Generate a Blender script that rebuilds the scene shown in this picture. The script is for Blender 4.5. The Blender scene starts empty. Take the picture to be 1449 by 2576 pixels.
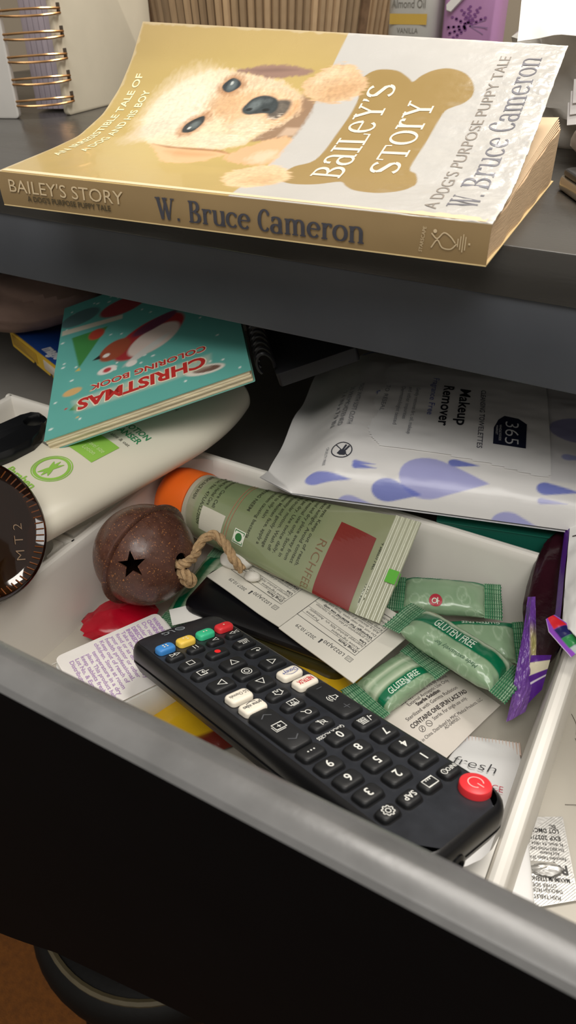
import bpy, bmesh, math, random
import numpy as np
from mathutils import Vector, Matrix, Euler

random.seed(7)
S = 0.001                                   # everything below is written in millimetres
scene = bpy.context.scene
COL = scene.collection

# ------------------------------------------------------------------ camera
cam_data = bpy.data.cameras.new('camera')
cam = bpy.data.objects.new('camera', cam_data)
COL.objects.link(cam)
cam.location = (0.25996, -0.22253, 0.07468)
cam.rotation_euler = (math.radians(54.0129), math.radians(0.4503), math.radians(29.2491))
cam_data.sensor_fit = 'VERTICAL'
cam_data.sensor_height = 36.0
cam_data.lens = 1843.0 / 2576.0 * 36.0
cam_data.clip_start = 0.01
cam_data.clip_end = 20
cam_data.dof.use_dof = True
cam_data.dof.focus_distance = 0.31
cam_data.dof.aperture_fstop = 20.0
scene.camera = cam

# ------------------------------------------------------------------ world, lamps, exposure
world = bpy.data.worlds.new('room_ambient')
scene.world = world
world.use_nodes = True
wb = world.node_tree.nodes['Background']
wb.inputs[0].default_value = (1.0, 0.93, 0.83, 1)
wb.inputs[1].default_value = 0.42


def area_light(name, loc, target, size, power, color):
    d = bpy.data.lights.new(name, 'AREA')
    d.shape = 'RECTANGLE'
    d.size, d.size_y = size
    d.energy = power
    d.color = color
    o = bpy.data.objects.new(name, d)
    COL.objects.link(o)
    o.location = loc
    o.rotation_euler = (Vector(target) - Vector(loc)).to_track_quat('-Z', 'Y').to_euler()
    return o


area_light('ceiling_light', (0.29, 0.45, 0.98), (0.2, -0.05, -0.1), (0.55, 0.38), 12.0, (1.0, 0.95, 0.88))
area_light('front_fill_light', (0.45, -0.75, 1.05), (0.15, 0.0, -0.1), (0.8, 0.6), 11.0, (1.0, 0.97, 0.92))  # unseen fill added on the camera side

scene.view_settings.view_transform = 'Standard'
scene.view_settings.look = 'None'
scene.view_settings.exposure = 0.08
scene.view_settings.gamma = 1.0
scene.view_settings.use_curve_mapping = False


# ------------------------------------------------------------------ helpers: materials
def lin(c):
    return tuple(((v / 255) / 12.92 if v / 255 <= 0.04045 else ((v / 255 + 0.055) / 1.055) ** 2.4) for v in c)


MATS = {}


def M(key, rgb=(200, 200, 200), rough=0.5, metal=0.0, var=0.06, scale=70.0, bump=0.0, bscale=300.0, trans=0.0,
      attr=False, coat=0.0, spec=0.5, rvar=0.0, stretch=None, ior=1.45, objrand=0.0, wrinkle=0.0, sss=0.0, fleck=None):
    if key in MATS:
        return MATS[key]
    m = bpy.data.materials.new(key)
    m.use_nodes = True
    nt = m.node_tree
    b = nt.nodes['Principled BSDF']
    N, L = nt.nodes.new, nt.links.new
    tc = N('ShaderNodeTexCoord')
    src = tc.outputs['Object']
    if stretch:
        mp = N('ShaderNodeMapping')
        mp.inputs['Scale'].default_value = stretch
        L(src, mp.inputs['Vector'])
        src = mp.outputs['Vector']
    nz = N('ShaderNodeTexNoise')
    nz.inputs['Scale'].default_value = scale
    nz.inputs['Detail'].default_value = 4.0
    L(src, nz.inputs['Vector'])
    hs = N('ShaderNodeMapRange')
    hs.inputs['From Min'].default_value = 0.25
    hs.inputs['From Max'].default_value = 0.75
    hs.inputs['To Min'].default_value = 1.0 - var
    hs.inputs['To Max'].default_value = 1.0 + var
    L(nz.outputs['Fac'], hs.inputs['Value'])
    val = hs.outputs['Result']
    if objrand:
        oi = N('ShaderNodeObjectInfo')
        mr = N('ShaderNodeMapRange')
        mr.inputs['To Min'].default_value = 1.0 - objrand
        mr.inputs['To Max'].default_value = 1.0 + objrand
        L(oi.outputs['Random'], mr.inputs['Value'])
        mm = N('ShaderNodeMath')
        mm.operation = 'MULTIPLY'
        L(val, mm.inputs[0])
        L(mr.outputs['Result'], mm.inputs[1])
        val = mm.outputs[0]
    vm = N('ShaderNodeVectorMath')
    vm.operation = 'SCALE'
    L(val, vm.inputs['Scale'])
    at = None
    if attr:
        at = N('ShaderNodeVertexColor')
        at.layer_name = 'col'
        L(at.outputs['Color'], vm.inputs[0])
    else:
        vm.inputs[0].default_value = lin(rgb)
    colour = vm.outputs[0]
    if fleck:                                   # fleck = (colour, noise scale, threshold)
        n3 = N('ShaderNodeTexNoise')
        n3.inputs['Scale'].default_value = fleck[1]
        n3.inputs['Detail'].default_value = 2.0
        L(src, n3.inputs['Vector'])
        r3 = N('ShaderNodeMapRange')
        r3.inputs['From Min'].default_value = fleck[2]
        r3.inputs['From Max'].default_value = fleck[2] + .07
        L(n3.outputs['Fac'], r3.inputs['Value'])
        mx = N('ShaderNodeMix')
        mx.data_type = 'RGBA'
        L(r3.outputs['Result'], mx.inputs['Factor'])
        L(colour, mx.inputs['A'] if False else mx.inputs[6])
        mx.inputs[7].default_value = (*lin(fleck[0]), 1)
        colour = mx.outputs[2]
    L(colour, b.inputs['Base Color'])
    b.inputs['Roughness'].default_value = rough
    if rvar:
        rr = N('ShaderNodeMapRange')
        rr.inputs['From Min'].default_value = 0.3
        rr.inputs['From Max'].default_value = 0.7
        rr.inputs['To Min'].default_value = max(0.02, rough - rvar)
        rr.inputs['To Max'].default_value = rough + rvar
        L(nz.outputs['Fac'], rr.inputs['Value'])
        L(rr.outputs['Result'], b.inputs['Roughness'])
    b.inputs['Metallic'].default_value = metal
    b.inputs['IOR'].default_value = ior
    b.inputs['Specular IOR Level'].default_value = spec
    b.inputs['Transmission Weight'].default_value = trans
    b.inputs['Coat Weight'].default_value = coat
    if sss:
        b.inputs['Subsurface Weight'].default_value = sss
        b.inputs['Subsurface Scale'].default_value = 0.004
    if bump or wrinkle:
        n2 = N('ShaderNodeTexNoise')
        n2.inputs['Scale'].default_value = bscale
        n2.inputs['Detail'].default_value = 5.0
        L(src, n2.inputs['Vector'])
        bp = N('ShaderNodeBump')
        bp.inputs['Strength'].default_value = bump or wrinkle
        bp.inputs['Distance'].default_value = 0.001
        L(n2.outputs['Fac'], bp.inputs['Height'])
        if wrinkle and at:
            mm2 = N('ShaderNodeMath')
            mm2.operation = 'MULTIPLY'
            mm2.inputs[1].default_value = wrinkle
            L(at.outputs['Alpha'], mm2.inputs[0])
            L(mm2.outputs[0], bp.inputs['Strength'])
        L(bp.outputs['Normal'], b.inputs['Normal'])
    MATS[key] = m
    return m


# ------------------------------------------------------------------ helpers: objects
def npv(a):
    return np.array(a, float)


def origin_of(p):
    o = Vector((0, 0, 0))
    while p:
        o = o + p.location
        p = p.parent
    return o


def mk(name, V, F, mat, parent=None, smooth=True, cols=None, local=False, angle=40.0):
    """link ONE mesh object; V in mm, world coordinates unless local (then relative to the parent)"""
    V = np.asarray(V, float) * S
    if parent and not local:
        V = V - npv(origin_of(parent))
    org = np.zeros(3)
    if parent is None and not local:
        org = np.array([(V[:, 0].min() + V[:, 0].max()) / 2, (V[:, 1].min() + V[:, 1].max()) / 2, V[:, 2].min()])
        V = V - org
    me = bpy.data.meshes.new(name)
    me.from_pydata(V.tolist(), [], F)
    if cols is not None:
        ca = me.color_attributes.new('col', 'FLOAT_COLOR', 'POINT')
        ca.data.foreach_set('color', np.asarray(cols, np.float32).ravel())
    if smooth:
        bm = bmesh.new()
        bm.from_mesh(me)
        bmesh.ops.recalc_face_normals(bm, faces=bm.faces)
        bm.to_mesh(me)
        bm.free()
        me.shade_smooth()
        try:
            me.set_sharp_from_angle(angle=math.radians(angle))
        except Exception:
            pass
    me.materials.append(mat)
    o = bpy.data.objects.new(name, me)
    COL.objects.link(o)
    o.location = org
    if parent:
        o.parent = parent
        o.location = (0, 0, 0)
    return o


def tag(o, label, cat, group=None):
    o['label'] = label
    o['category'] = cat
    if group:
        o['group'] = group
    return o


def thing(name, loc, label, cat, group=None, rot=None):
    o = bpy.data.objects.new(name, None)
    o.empty_display_size = 0.01
    COL.objects.link(o)
    o.location = Vector(loc) * S
    if rot is not None:
        o.rotation_euler = rot
    return tag(o, label, cat, group)


def structure(o):
    o['kind'] = 'structure'
    return o


def copy_tree(o, parent=None):
    c = o.copy()
    COL.objects.link(c)
    if parent:
        c.parent = parent
    for ch in list(o.children):
        copy_tree(ch, c)
    return c


# ------------------------------------------------------------------ helpers: shapes (all return V, F)
def join(*parts):
    V, F = [], []
    for v, f in parts:
        k = len(V)
        V += [tuple(x) for x in v]
        F += [tuple(i + k for i in q) for q in f]
    return V, F


class Fr:
    """a local frame: origin, u, v, n"""
    def __init__(s, O, U, V=None, N=None):
        s.O = npv(O)
        s.u = npv(U) / np.linalg.norm(U)
        if V is not None:
            v = npv(V) - s.u * (npv(V) @ s.u)
            s.v = v / np.linalg.norm(v)
        else:
            n = npv(N if N is not None else (0, 0, 1))
            v = np.cross(n, s.u)
            s.v = v / np.linalg.norm(v)
        s.n = np.cross(s.u, s.v)

    def __call__(s, a, b, c=0.0):
        return s.O + s.u * a + s.v * b + s.n * c

    def pts(s, V):
        return [s(*p) for p in V]


WORLD = Fr((0, 0, 0), (1, 0, 0), (0, 1, 0))


def yawfr(x, y, z, deg):
    r = math.radians(deg)
    return Fr((x, y, z), (math.cos(r), math.sin(r), 0), (-math.sin(r), math.cos(r), 0))


def rrect(a, b, r, n=4):
    """rounded rectangle outline, half sizes a, b"""
    r = max(min(r, a - 1e-3, b - 1e-3), 1e-3)
    P = []
    for cx, cy, t0 in ((a - r, b - r, 0), (-a + r, b - r, 90), (-a + r, -b + r, 180), (a - r, -b + r, 270)):
        for k in range(n + 1):
            t = math.radians(t0 + 90 * k / n)
            P.append((cx + r * math.cos(t), cy + r * math.sin(t)))
    return P


def stack(rings, cap=True):
    """loft closed rings of 3D points"""
    n = len(rings[0])
    V = [p for r in rings for p in r]
    F = []
    for k in range(len(rings) - 1):
        for i in range(n):
            j = (i + 1) % n
            F.append((k * n + i, k * n + j, (k + 1) * n + j, (k + 1) * n + i))
    if cap:
        F.append(tuple(range(n - 1, -1, -1)))
        F.append(tuple((len(rings) - 1) * n + i for i in range(n)))
    return V, F


def rbox(fr, a, b, z0, z1, r=2.0, bev=1.0, n=4, off=(0, 0)):
    """rounded box: half sizes a, b in the frame, from z0 to z1, edges softened by bev"""
    rings = []
    for z, i in ((z0, bev), (z0 + bev * .3, bev * .3), (z0 + bev, 0), (z1 - bev, 0), (z1 - bev * .3, bev * .3), (z1, bev)):
        rings.append([fr(x + off[0], y + off[1], z) for x, y in rrect(a - i, b - i, max(r - i, .2), n)])
    return stack(rings)


def box(x0, x1, y0, y1, z0, z1, bev=0.6):
    return rbox(Fr(((x0 + x1) / 2, (y0 + y1) / 2, 0), (1, 0, 0), (0, 1, 0)), (x1 - x0) / 2, (y1 - y0) / 2, z0, z1,
                r=bev, bev=bev, n=2)


def prism(fr, poly, z0, z1, bev=0.0):
    """extruded outline (any simple polygon, counter-clockwise)"""
    P = npv(poly)
    if bev:
        c = P.mean(0)
        Q = c + (P - c) * (1 - bev / np.abs(P - c).max())
        return stack([[fr(x, y, z0) for x, y in P], [fr(x, y, z1 - bev) for x, y in P], [fr(x, y, z1) for x, y in Q]])
    return stack([[fr(x, y, z0) for x, y in P], [fr(x, y, z1) for x, y in P]])


def grid(fn, us, vs, flip=False):
    V = [fn(u, v) for v in vs for u in us]
    n = len(us)
    F = []
    for j in range(len(vs) - 1):
        for i in range(n - 1):
            q = (j * n + i, j * n + i + 1, (j + 1) * n + i + 1, (j + 1) * n + i)
            F.append(q[::-1] if flip else q)
    return V, F


def sheet(fn, us, vs, th):
    """a thin sheet with two sides; fn(u, v, h) is a point h above the surface"""
    n, m = len(us), len(vs)
    A, FA = grid(lambda u, v: fn(u, v, 0), us, vs)
    B, FB = grid(lambda u, v: fn(u, v, -th), us, vs, True)
    V, F = join((A, FA), (B, FB))
    k = n * m
    for i in range(n - 1):
        F.append((i + 1, i, k + i, k + i + 1))
        a = (m - 1) * n
        F.append((a + i, a + i + 1, k + a + i + 1, k + a + i))
    for j in range(m - 1):
        F.append((j * n, (j + 1) * n, k + (j + 1) * n, k + j * n))
        F.append(((j + 1) * n + n - 1, j * n + n - 1, k + j * n + n - 1, k + (j + 1) * n + n - 1))
    return V, F


def tube(P, r, n=8, closed=False):
    P = [npv(p) for p in P]
    R = r if hasattr(r, '__len__') else [r] * len(P)
    rings = []
    ref = npv((0.123, 0.456, 0.88))
    prev = None
    for k, p in enumerate(P):
        a = P[(k - 1) % len(P)] if (closed or k > 0) else P[k]
        b = P[(k + 1) % len(P)] if (closed or k < len(P) - 1) else P[k]
        t = (b - a) / max(np.linalg.norm(b - a), 1e-9)
        x = (ref if prev is None else prev)
        x = x - t * (x @ t)
        x /= np.linalg.norm(x)
        prev = x
        y = np.cross(t, x)
        rings.append([p + R[k] * (x * math.cos(2 * math.pi * i / n) + y * math.sin(2 * math.pi * i / n)) for i in range(n)])
    if closed:
        V, F = stack(rings + [rings[0]], cap=False)
        return V, F
    return stack(rings)


def lathe(fr, prof, n=32, cap=True):
    """profile of (radius, height) turned about the frame's n axis"""
    rings = [[fr(r * math.cos(2 * math.pi * i / n), r * math.sin(2 * math.pi * i / n), z) for i in range(n)] for r, z in prof]
    return stack(rings, cap)


def spline(P, m=8):
    """Catmull-Rom through points"""
    P = [npv(p) for p in P]
    Q = [2 * P[0] - P[1]] + P + [2 * P[-1] - P[-2]]
    out = []
    for k in range(1, len(Q) - 2):
        for i in range(m):
            t = i / m
            a, b, c, d = Q[k - 1], Q[k], Q[k + 1], Q[k + 2]
            out.append(.5 * (2 * b + (c - a) * t + (2 * a - 5 * b + 4 * c - d) * t * t + (3 * b - a - 3 * c + d) * t ** 3))
    out.append(P[-1])
    return out


# value noise for painting and crumpling
_R = np.random.RandomState(3)
_T = _R.rand(256, 256)


def noise(x, y, seed=0):
    x = np.asarray(x, float) + 17.3 * seed + 500
    y = np.asarray(y, float) + 9.1 * seed + 500
    i, j = np.floor(x).astype(int), np.floor(y).astype(int)
    f, g = x - i, y - j
    f, g = f * f * (3 - 2 * f), g * g * (3 - 2 * g)
    T = lambda a, b: _T[a % 256, b % 256]
    return (T(i, j) * (1 - f) + T(i + 1, j) * f) * (1 - g) + (T(i, j + 1) * (1 - f) + T(i + 1, j + 1) * f) * g


def fbm(x, y, seed=0, o=3):
    return sum(noise(np.asarray(x) * 2 ** k, np.asarray(y) * 2 ** k, seed + k) / 2 ** (k + 1) for k in range(o)) * 2 ** o / (2 ** o - 1)


def lumpy(fr, a, b, c, amp=.12, freq=2.2, nu=28, nv=16, seed=0):
    """a crumpled ellipsoid"""
    V = []
    for j in range(nv + 1):
        th = math.pi * j / nv
        for i in range(nu):
            ph = 2 * math.pi * i / nu
            d = (math.sin(th) * math.cos(ph), math.sin(th) * math.sin(ph), math.cos(th))
            k = 1 + amp * 2 * (float(fbm(d[0] * freq + 3 * d[2] + 7, d[1] * freq - 2 * d[2] + 5, seed)) - .5)
            V.append(fr(a * d[0] * k, b * d[1] * k, c * d[2] * k))
    F = [(j * nu + i, (j + 1) * nu + i, (j + 1) * nu + (i + 1) % nu, j * nu + (i + 1) % nu) for j in range(nv) for i in range(nu)]
    return V, F


# ------------------------------------------------------------------ helpers: flat print (lettering, marks)
_G = {}


def glyphs(s, bold=0.0):
    if (s, bold) in _G:
        return _G[(s, bold)]
    cu = bpy.data.curves.new('lettering', 'FONT')
    cu.body = s
    cu.size = 1.0
    cu.resolution_u = 3
    cu.offset = bold
    ob = bpy.data.objects.new('lettering', cu)
    COL.objects.link(ob)
    bpy.context.view_layer.update()
    me = bpy.data.meshes.new_from_object(ob.evaluated_get(bpy.context.evaluated_depsgraph_get()))
    V = [(v.co.x, v.co.y) for v in me.vertices]
    F = [tuple(p.vertices) for p in me.polygons]
    bpy.data.objects.remove(ob)
    bpy.data.curves.remove(cu)
    bpy.data.meshes.remove(me)
    _G[(s, bold)] = (V, F)
    return V, F


def cap_height():
    V, _ = glyphs('H')
    return max(v[1] for v in V)


class Print:
    """flat print collected in surface coordinates, then laid on a surface"""
    def __init__(s):
        s.V, s.F = [], []

    def add(s, V, F):
        k = len(s.V)
        s.V += V
        s.F += [tuple(i + k for i in f) for f in F]
        return s

    def text(s, body, x, y, h, w=None, deg=0.0, align='L', bold=0.0, slant=0.0, mirror=False):
        V, F = glyphs(body, bold)
        if not V:
            return s
        k = h / cap_height()
        x0, x1 = min(v[0] for v in V), max(v[0] for v in V)
        kx = k if w is None else w / max(x1 - x0, 1e-6)
        W = (x1 - x0) * kx
        off = {'L': 0, 'C': -W / 2, 'R': -W}[align]
        c, d = math.cos(math.radians(deg)), math.sin(math.radians(deg))
        out = []
        for a, b in V:
            p, q = (a - x0) * kx + off + slant * b * k, b * k
            out.append((x + c * p - d * q, y + d * p + c * q))
        return s.add(out, F)

    def poly(s, P):
        P = [tuple(p) for p in P]
        A = sum(P[i][0] * P[(i + 1) % len(P)][1] - P[(i + 1) % len(P)][0] * P[i][1] for i in range(len(P)))
        if A < 0:
            P = P[::-1]
        return s.add(P, [tuple(range(len(P)))])

    def rect(s, x, y, a, b, deg=0.0):
        c, d = math.cos(math.radians(deg)), math.sin(math.radians(deg))
        return s.poly([(x + c * p - d * q, y + d * p + c * q) for p, q in ((-a, -b), (a, -b), (a, b), (-a, b))])

    def disc(s, x, y, r, n=20, ry=None):
        ry = ry or r
        return s.poly([(x + r * math.cos(2 * math.pi * i / n), y + ry * math.sin(2 * math.pi * i / n)) for i in range(n)])

    def line(s, P, w, closed=False):
        """a stroke; w a number or one width per point"""
        P = [npv(p) for p in P]
        n = len(P)
        W = w if hasattr(w, '__len__') else [w] * n
        L_, R_ = [], []
        for k in range(n):
            a = P[(k - 1) % n] if (closed or k > 0) else P[k]
            b = P[(k + 1) % n] if (closed or k < n - 1) else P[k]
            t = b - a
            t = t / max(np.linalg.norm(t), 1e-9)
            m = npv((-t[1], t[0]))
            sc = 1.0
            if (closed or 0 < k < n - 1):
                e = (P[k] - a) / max(np.linalg.norm(P[k] - a), 1e-9)
                sc = 1 / max(abs(e @ t), .5)
            L_.append(tuple(P[k] + m * W[k] / 2 * sc))
            R_.append(tuple(P[k] - m * W[k] / 2 * sc))
        F = []
        for k in range(n if closed else n - 1):
            j = (k + 1) % n
            F.append((n + k, n + j, j, k))
        return s.add(L_ + R_, F)

    def ring(s, x, y, r, w, n=24, a0=0, a1=360):
        full = abs(a1 - a0) >= 360
        m = n if full else n + 1
        return s.line([(x + r * math.cos(math.radians(a0 + (a1 - a0) * i / n)), y + r * math.sin(math.radians(a0 + (a1 - a0) * i / n))) for i in range(m)], w, closed=full)

    def build(s, name, fn, mat, parent, h=0.12, local=False):
        """fn(a, b, h) gives the point h above the surface"""
        if not s.V:
            return None
        return mk(name, [fn(a, b, h) for a, b in s.V], s.F, mat, parent, smooth=False, local=local)


# a seriffed alphabet for the paperback's lettering: strokes of thick and thin
def serif_print(pr, body, x, y, h, w, deg=0.0, thick=.135, thin=.045, flip=False):
    """each glyph: strokes in units of cap height; small letters use xh"""
    TK, TN = thick, thin

    def arc(cx, cy, rx, ry, a0, a1, n=14, tk=TK, tn=TN):
        P, W = [], []
        for i in range(n + 1):
            t = math.radians(a0 + (a1 - a0) * i / n)
            P.append((cx + rx * math.cos(t), cy + ry * math.sin(t)))
            W.append(tn + (tk - tn) * abs(math.cos(t)) ** 1.3)
        return P, W

    def st(x0, y0, x1, y1, w=TK):
        return [(x0, y0), (x1, y1)], [w, w]

    def sf(cx, y, a=.13):
        return st(cx - a, y, cx + a, y, TN)

    X = .70
    G = {}

    def dot(cx, cy, r):
        return [(cx - r, cy), (cx + r, cy)], [2 * r, 2 * r]

    def small(c, k):
        """lower-case shapes at height k"""
        if c == 'a':
            return .62, [arc(.25, .74 * k, .19, .26 * k, 150, 0), st(.44, .74 * k, .44, .06 * k), arc(.26, .27 * k, .2, .27 * k, 25, 335), st(.44, TN / 2, .56, TN / 2, TN), dot(.1, .8 * k, .05)]
        if c == 'e':
            return .60, [arc(.29, .5 * k, .23, .5 * k - TN / 2, 8, 320), st(.07, .56 * k, .52, .56 * k, TN)]
        if c == 'c':
            return .56, [arc(.29, .5 * k, .23, .5 * k - TN / 2, 45, 318), dot(.46, .8 * k, .055)]
        if c == 'o':
            return .66, [arc(.32, .5 * k, .25, .5 * k - TN / 2, 0, 360, 24)]
        if c == 'r':
            return .50, [st(.15, 0, .15, k), sf(.15, TN / 2), st(.02, k - TN / 2, .15, k - TN / 2, TN), arc(.36, .66 * k, .2, .3 * k, 175, 70), dot(.42, .88 * k, .06)]
        if c == 'u':
            return .68, [st(.15, k, .15, .3 * k), st(.02, k - TN / 2, .15, k - TN / 2, TN), arc(.33, .3 * k, .18, .3 * k - TN / 2, 180, 355), st(.52, k, .52, 0), st(.4, k - TN / 2, .52, k - TN / 2, TN), st(.52, TN / 2, .65, TN / 2, TN)]
        if c == 'n':
            return .70, [st(.15, 0, .15, k), sf(.15, TN / 2), st(.02, k - TN / 2, .15, k - TN / 2, TN), arc(.34, .66 * k, .19, .32 * k, 175, 0), st(.53, .68 * k, .53, 0), sf(.53, TN / 2)]
        if c == 'm':
            return 1.02, [st(.15, 0, .15, k), sf(.15, TN / 2), st(.02, k - TN / 2, .15, k - TN / 2, TN), arc(.32, .66 * k, .17, .32 * k, 175, 0), st(.49, .68 * k, .49, 0), sf(.49, TN / 2), arc(.66, .66 * k, .17, .32 * k, 175, 0), st(.83, .68 * k, .83, 0), sf(.83, TN / 2)]

    for c in 'aecorunm':
        G[c] = small(c, X)
    G['C'] = small('c', 1.0)                    # the unicase large forms
    G['A'] = small('a', .95)
    G['E'] = small('e', .95)
    G['O'] = small('o', 1.0)
    G['R'] = small('r', 1.0)
    G['B'] = .68, [st(.16, 0, .16, 1), arc(.3, .76, .2, .24 - TN / 2, 90, -90), arc(.32, .26, .24, .26 - TN / 2, 90, -90), st(.03, 1 - TN / 2, .3, 1 - TN / 2, TN), st(.16, .52, .32, .52, TN), st(.03, TN / 2, .32, TN / 2, TN)]
    G['W'] = .98, [st(.12, 1, .32, 0), st(.32, 0, .50, 1, TN * 1.3), st(.44, 1, .64, 0), st(.64, 0, .84, 1, TN * 1.3), sf(.12, 1 - TN / 2), sf(.48, 1 - TN / 2), sf(.86, 1 - TN / 2, .1)]
    G['I'] = .36, [st(.18, 0, .18, 1), sf(.18, TN / 2, .16), sf(.18, 1 - TN / 2, .16)]
    G['L'] = .58, [st(.18, 0, .18, 1), sf(.18, 1 - TN / 2, .15), st(.03, TN / 2, .52, TN / 2, TN), st(.52, 0, .53, .25, TN)]
    G['Y'] = .72, [st(.14, 1, .37, .45), st(.6, 1, .37, .45, TN * 1.3), st(.36, .5, .36, 0), sf(.36, TN / 2, .15), sf(.14, 1 - TN / 2), sf(.6, 1 - TN / 2, .11)]
    G['T'] = .70, [st(.35, 0, .35, 1), sf(.35, TN / 2, .15), st(.04, 1 - TN / 2, .66, 1 - TN / 2, TN), st(.04, 1, .03, .75, TN), st(.66, 1, .67, .75, TN)]
    G['S'] = .58, [arc(.28, .75, .2, .25 - TN / 2, 25, 180), ([(.08, .75), (.12, .62), (.28, .5), (.44, .38), (.49, .25)], [TK * .7, TK, TK, TK, TK * .7]), arc(.28, .25, .21, .25 - TN / 2, 0, -155)]
    G["'"] = .22, [([(.13, 1), (.13, .9), (.07, .74)], [.12, .1, .03])]
    G['.'] = .30, [dot(.14, .06, .06)]
    G[' '] = .34, []
    total = sum(G[c][0] for c in body)
    kx = w / total
    c_, d_ = math.cos(math.radians(deg)), math.sin(math.radians(deg))
    cx = 0.0
    for ch in body:
        adv, strokes = G[ch]
        for P, W in strokes:
            Q = []
            for a, b in P:
                p, q = (cx + a) * kx, b * h
                Q.append((x + c_ * p - d_ * q, y + d_ * p + c_ * q))
            # width: mean of the two scales
            pr.line(Q, [v * (kx + h) / 2 * (.9 if kx < h else 1) for v in W])
        cx += adv
    return pr


# ------------------------------------------------------------------ helpers: painting print on a fine grid (colour attribute)
class Paint:
    def __init__(s, us, vs, base):
        s.us, s.vs = npv(us), npv(vs)
        s.U, s.Vv = np.meshgrid(s.us, s.vs)
        s.C = np.zeros(s.U.shape + (4,))
        s.C[..., :3] = lin(base)
        s.C[..., 3] = 0.0

    def mix(s, mask, rgb, k=1.0):
        c = npv(lin(rgb)) if not isinstance(rgb, np.ndarray) else rgb
        m = (np.clip(mask, 0, 1) * k)[..., None]
        s.C[..., :3] = s.C[..., :3] * (1 - m) + c * m
        return s

    def sd(s, P):
        """signed distance to a polygon, negative inside"""
        P = npv(P)
        d = np.full(s.U.shape, 1e9)
        inside = np.zeros(s.U.shape, bool)
        for k in range(len(P)):
            a, b = P[k], P[(k + 1) % len(P)]
            e = b - a
            wx, wy = s.U - a[0], s.Vv - a[1]
            t = np.clip((wx * e[0] + wy * e[1]) / (e @ e + 1e-12), 0, 1)
            d = np.minimum(d, np.hypot(wx - e[0] * t, wy - e[1] * t))
            c = ((a[1] <= s.Vv) & (b[1] > s.Vv)) | ((b[1] <= s.Vv) & (a[1] > s.Vv))
            with np.errstate(divide='ignore', invalid='ignore'):
                xx = a[0] + (s.Vv - a[1]) / (b[1] - a[1] + 1e-12) * e[0]
            inside ^= c & (s.U < xx)
        return np.where(inside, -d, d)

    def poly(s, P, rgb, soft=.4, k=1.0, wob=None):
        d = s.sd(P)
        if wob is not None:
            d = d + wob
        return s.mix(np.clip(.5 - d / soft, 0, 1), rgb, k)

    def ell(s, x, y, a, b, deg, rgb, soft=.2, k=1.0, wob=None):
        c, d = math.cos(math.radians(deg)), math.sin(math.radians(deg))
        p = (s.U - x) * c + (s.Vv - y) * d
        q = -(s.U - x) * d + (s.Vv - y) * c
        r = np.sqrt((p / a) ** 2 + (q / b) ** 2)
        if wob is not None:
            r = r + wob
        return s.mix(np.clip((1 - r) / soft + .5, 0, 1), rgb, k)

    def cols(s):
        return s.C.reshape(-1, 4)

# ================================================================== SETTING
m_floor = M('brown_carpet', (104, 60, 14), rough=.95, var=.25, scale=220, bump=.6, bscale=900)
m_wall = M('wall_paint', (168, 156, 138), rough=.9, var=.03, scale=8)
structure(mk('floor', *box(-1600, 1600, -1500, 650, -670, -650, bev=1), m_floor, smooth=False))
structure(mk('wall_back', *box(-1600, 1600, 640, 660, -650, 1500, bev=1), m_wall, smooth=False))

# ================================================================== DRESSER WITH OPEN DRAWER
m_lam = M('black_brown_laminate', (60, 58, 55), rough=.28, var=.18, scale=30, bump=.05, bscale=500, rvar=.06, stretch=(.25, 1.4, 1.4))
m_lam_shade = M('laminate_front_shaded', (5, 5, 6), rough=.7, var=.15, scale=40, spec=.08)  # same laminate, its shade put into a near-black colour
m_draw = M('grey_drawer_lining', (150, 146, 140), rough=.6, var=.08, scale=30)
dresser = thing('dresser', (60, 330, -650), 'black-brown laminate dresser, its top drawer pulled open, paperback lying on its top', 'dresser')
mk('desktop', *box(-420, 520, 40, 625, -18, 0, bev=.8), m_lam, dresser)
mk('front_rail', *box(-400, 500, 41.5, 60, -50, -18, bev=.8), M('front_rail_laminate', (66, 69, 75), rough=.45, var=.12, scale=25, bump=.04, bscale=400), dresser)
for x in (-420, 500):
    mk('side_panel', *box(x, x + 20, 42, 620, -648, -18, bev=.8), m_lam_shade, dresser)
mk('back_panel', *box(-400, 500, 605, 615, -640, -18, bev=.5), m_lam_shade, dresser)
for z0, z1 in ((-440, -262), (-640, -450)):
    mk('lower_drawer_front', *box(-396, 496, 44, 60, z0, z1, bev=1.5), m_lam_shade, dresser)


def arch(x):
    d = abs(x - 262)
    return np.interp(d, [0, 30, 68, 83, 140, 164, 182, 200], [-172, -175, -186, -192, -218, -235, -246, -248])


rings = []
for x in list(np.linspace(-380, 60, 6)) + list(np.linspace(62, 462, 41)) + list(np.linspace(470, 480, 2)):
    zb = arch(x)
    rings.append([(x, y, z) for y, z in ((-157.6, zb + 1), (-157.6, -60.5), (-157.1, -58.6), (-156.0, -57.3), (-154.5, -56.7), (-150.2, -56.5), (-149.6, -56.7), (-147.0, -58.1), (-144.4, -60.0), (-143.7, -61.2), (-143.4, -64), (-143.3, -70), (-143.3, zb), (-156, zb))])
V, F = stack(rings)
m_ftop_sheen = M('drawer_front_sheen', (98, 98, 98), rough=.28, var=.2, scale=60, bump=.04, bscale=450, rvar=.06)  # lighter grey carries the edge's sheen in the colour
drawer = mk('drawer', V, F, m_ftop_sheen, dresser, angle=24)
drawer.data.materials.append(m_lam_shade)
for p in drawer.data.polygons:              # shade painted into the near-black face, sheen into the lighter satin edge
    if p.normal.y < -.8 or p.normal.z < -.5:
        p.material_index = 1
mk('drawer_bottom', *box(-378, 478, -144, 330, -192, -186, bev=.5), m_draw, drawer)
for x in (-378, 466):
    mk('drawer_side', *box(x, x + 12, -144, 330, -186, -80, bev=1), m_draw, drawer)
mk('drawer_back', *box(-366, 466, 318, 330, -186, -80, bev=1), m_draw, drawer)

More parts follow.
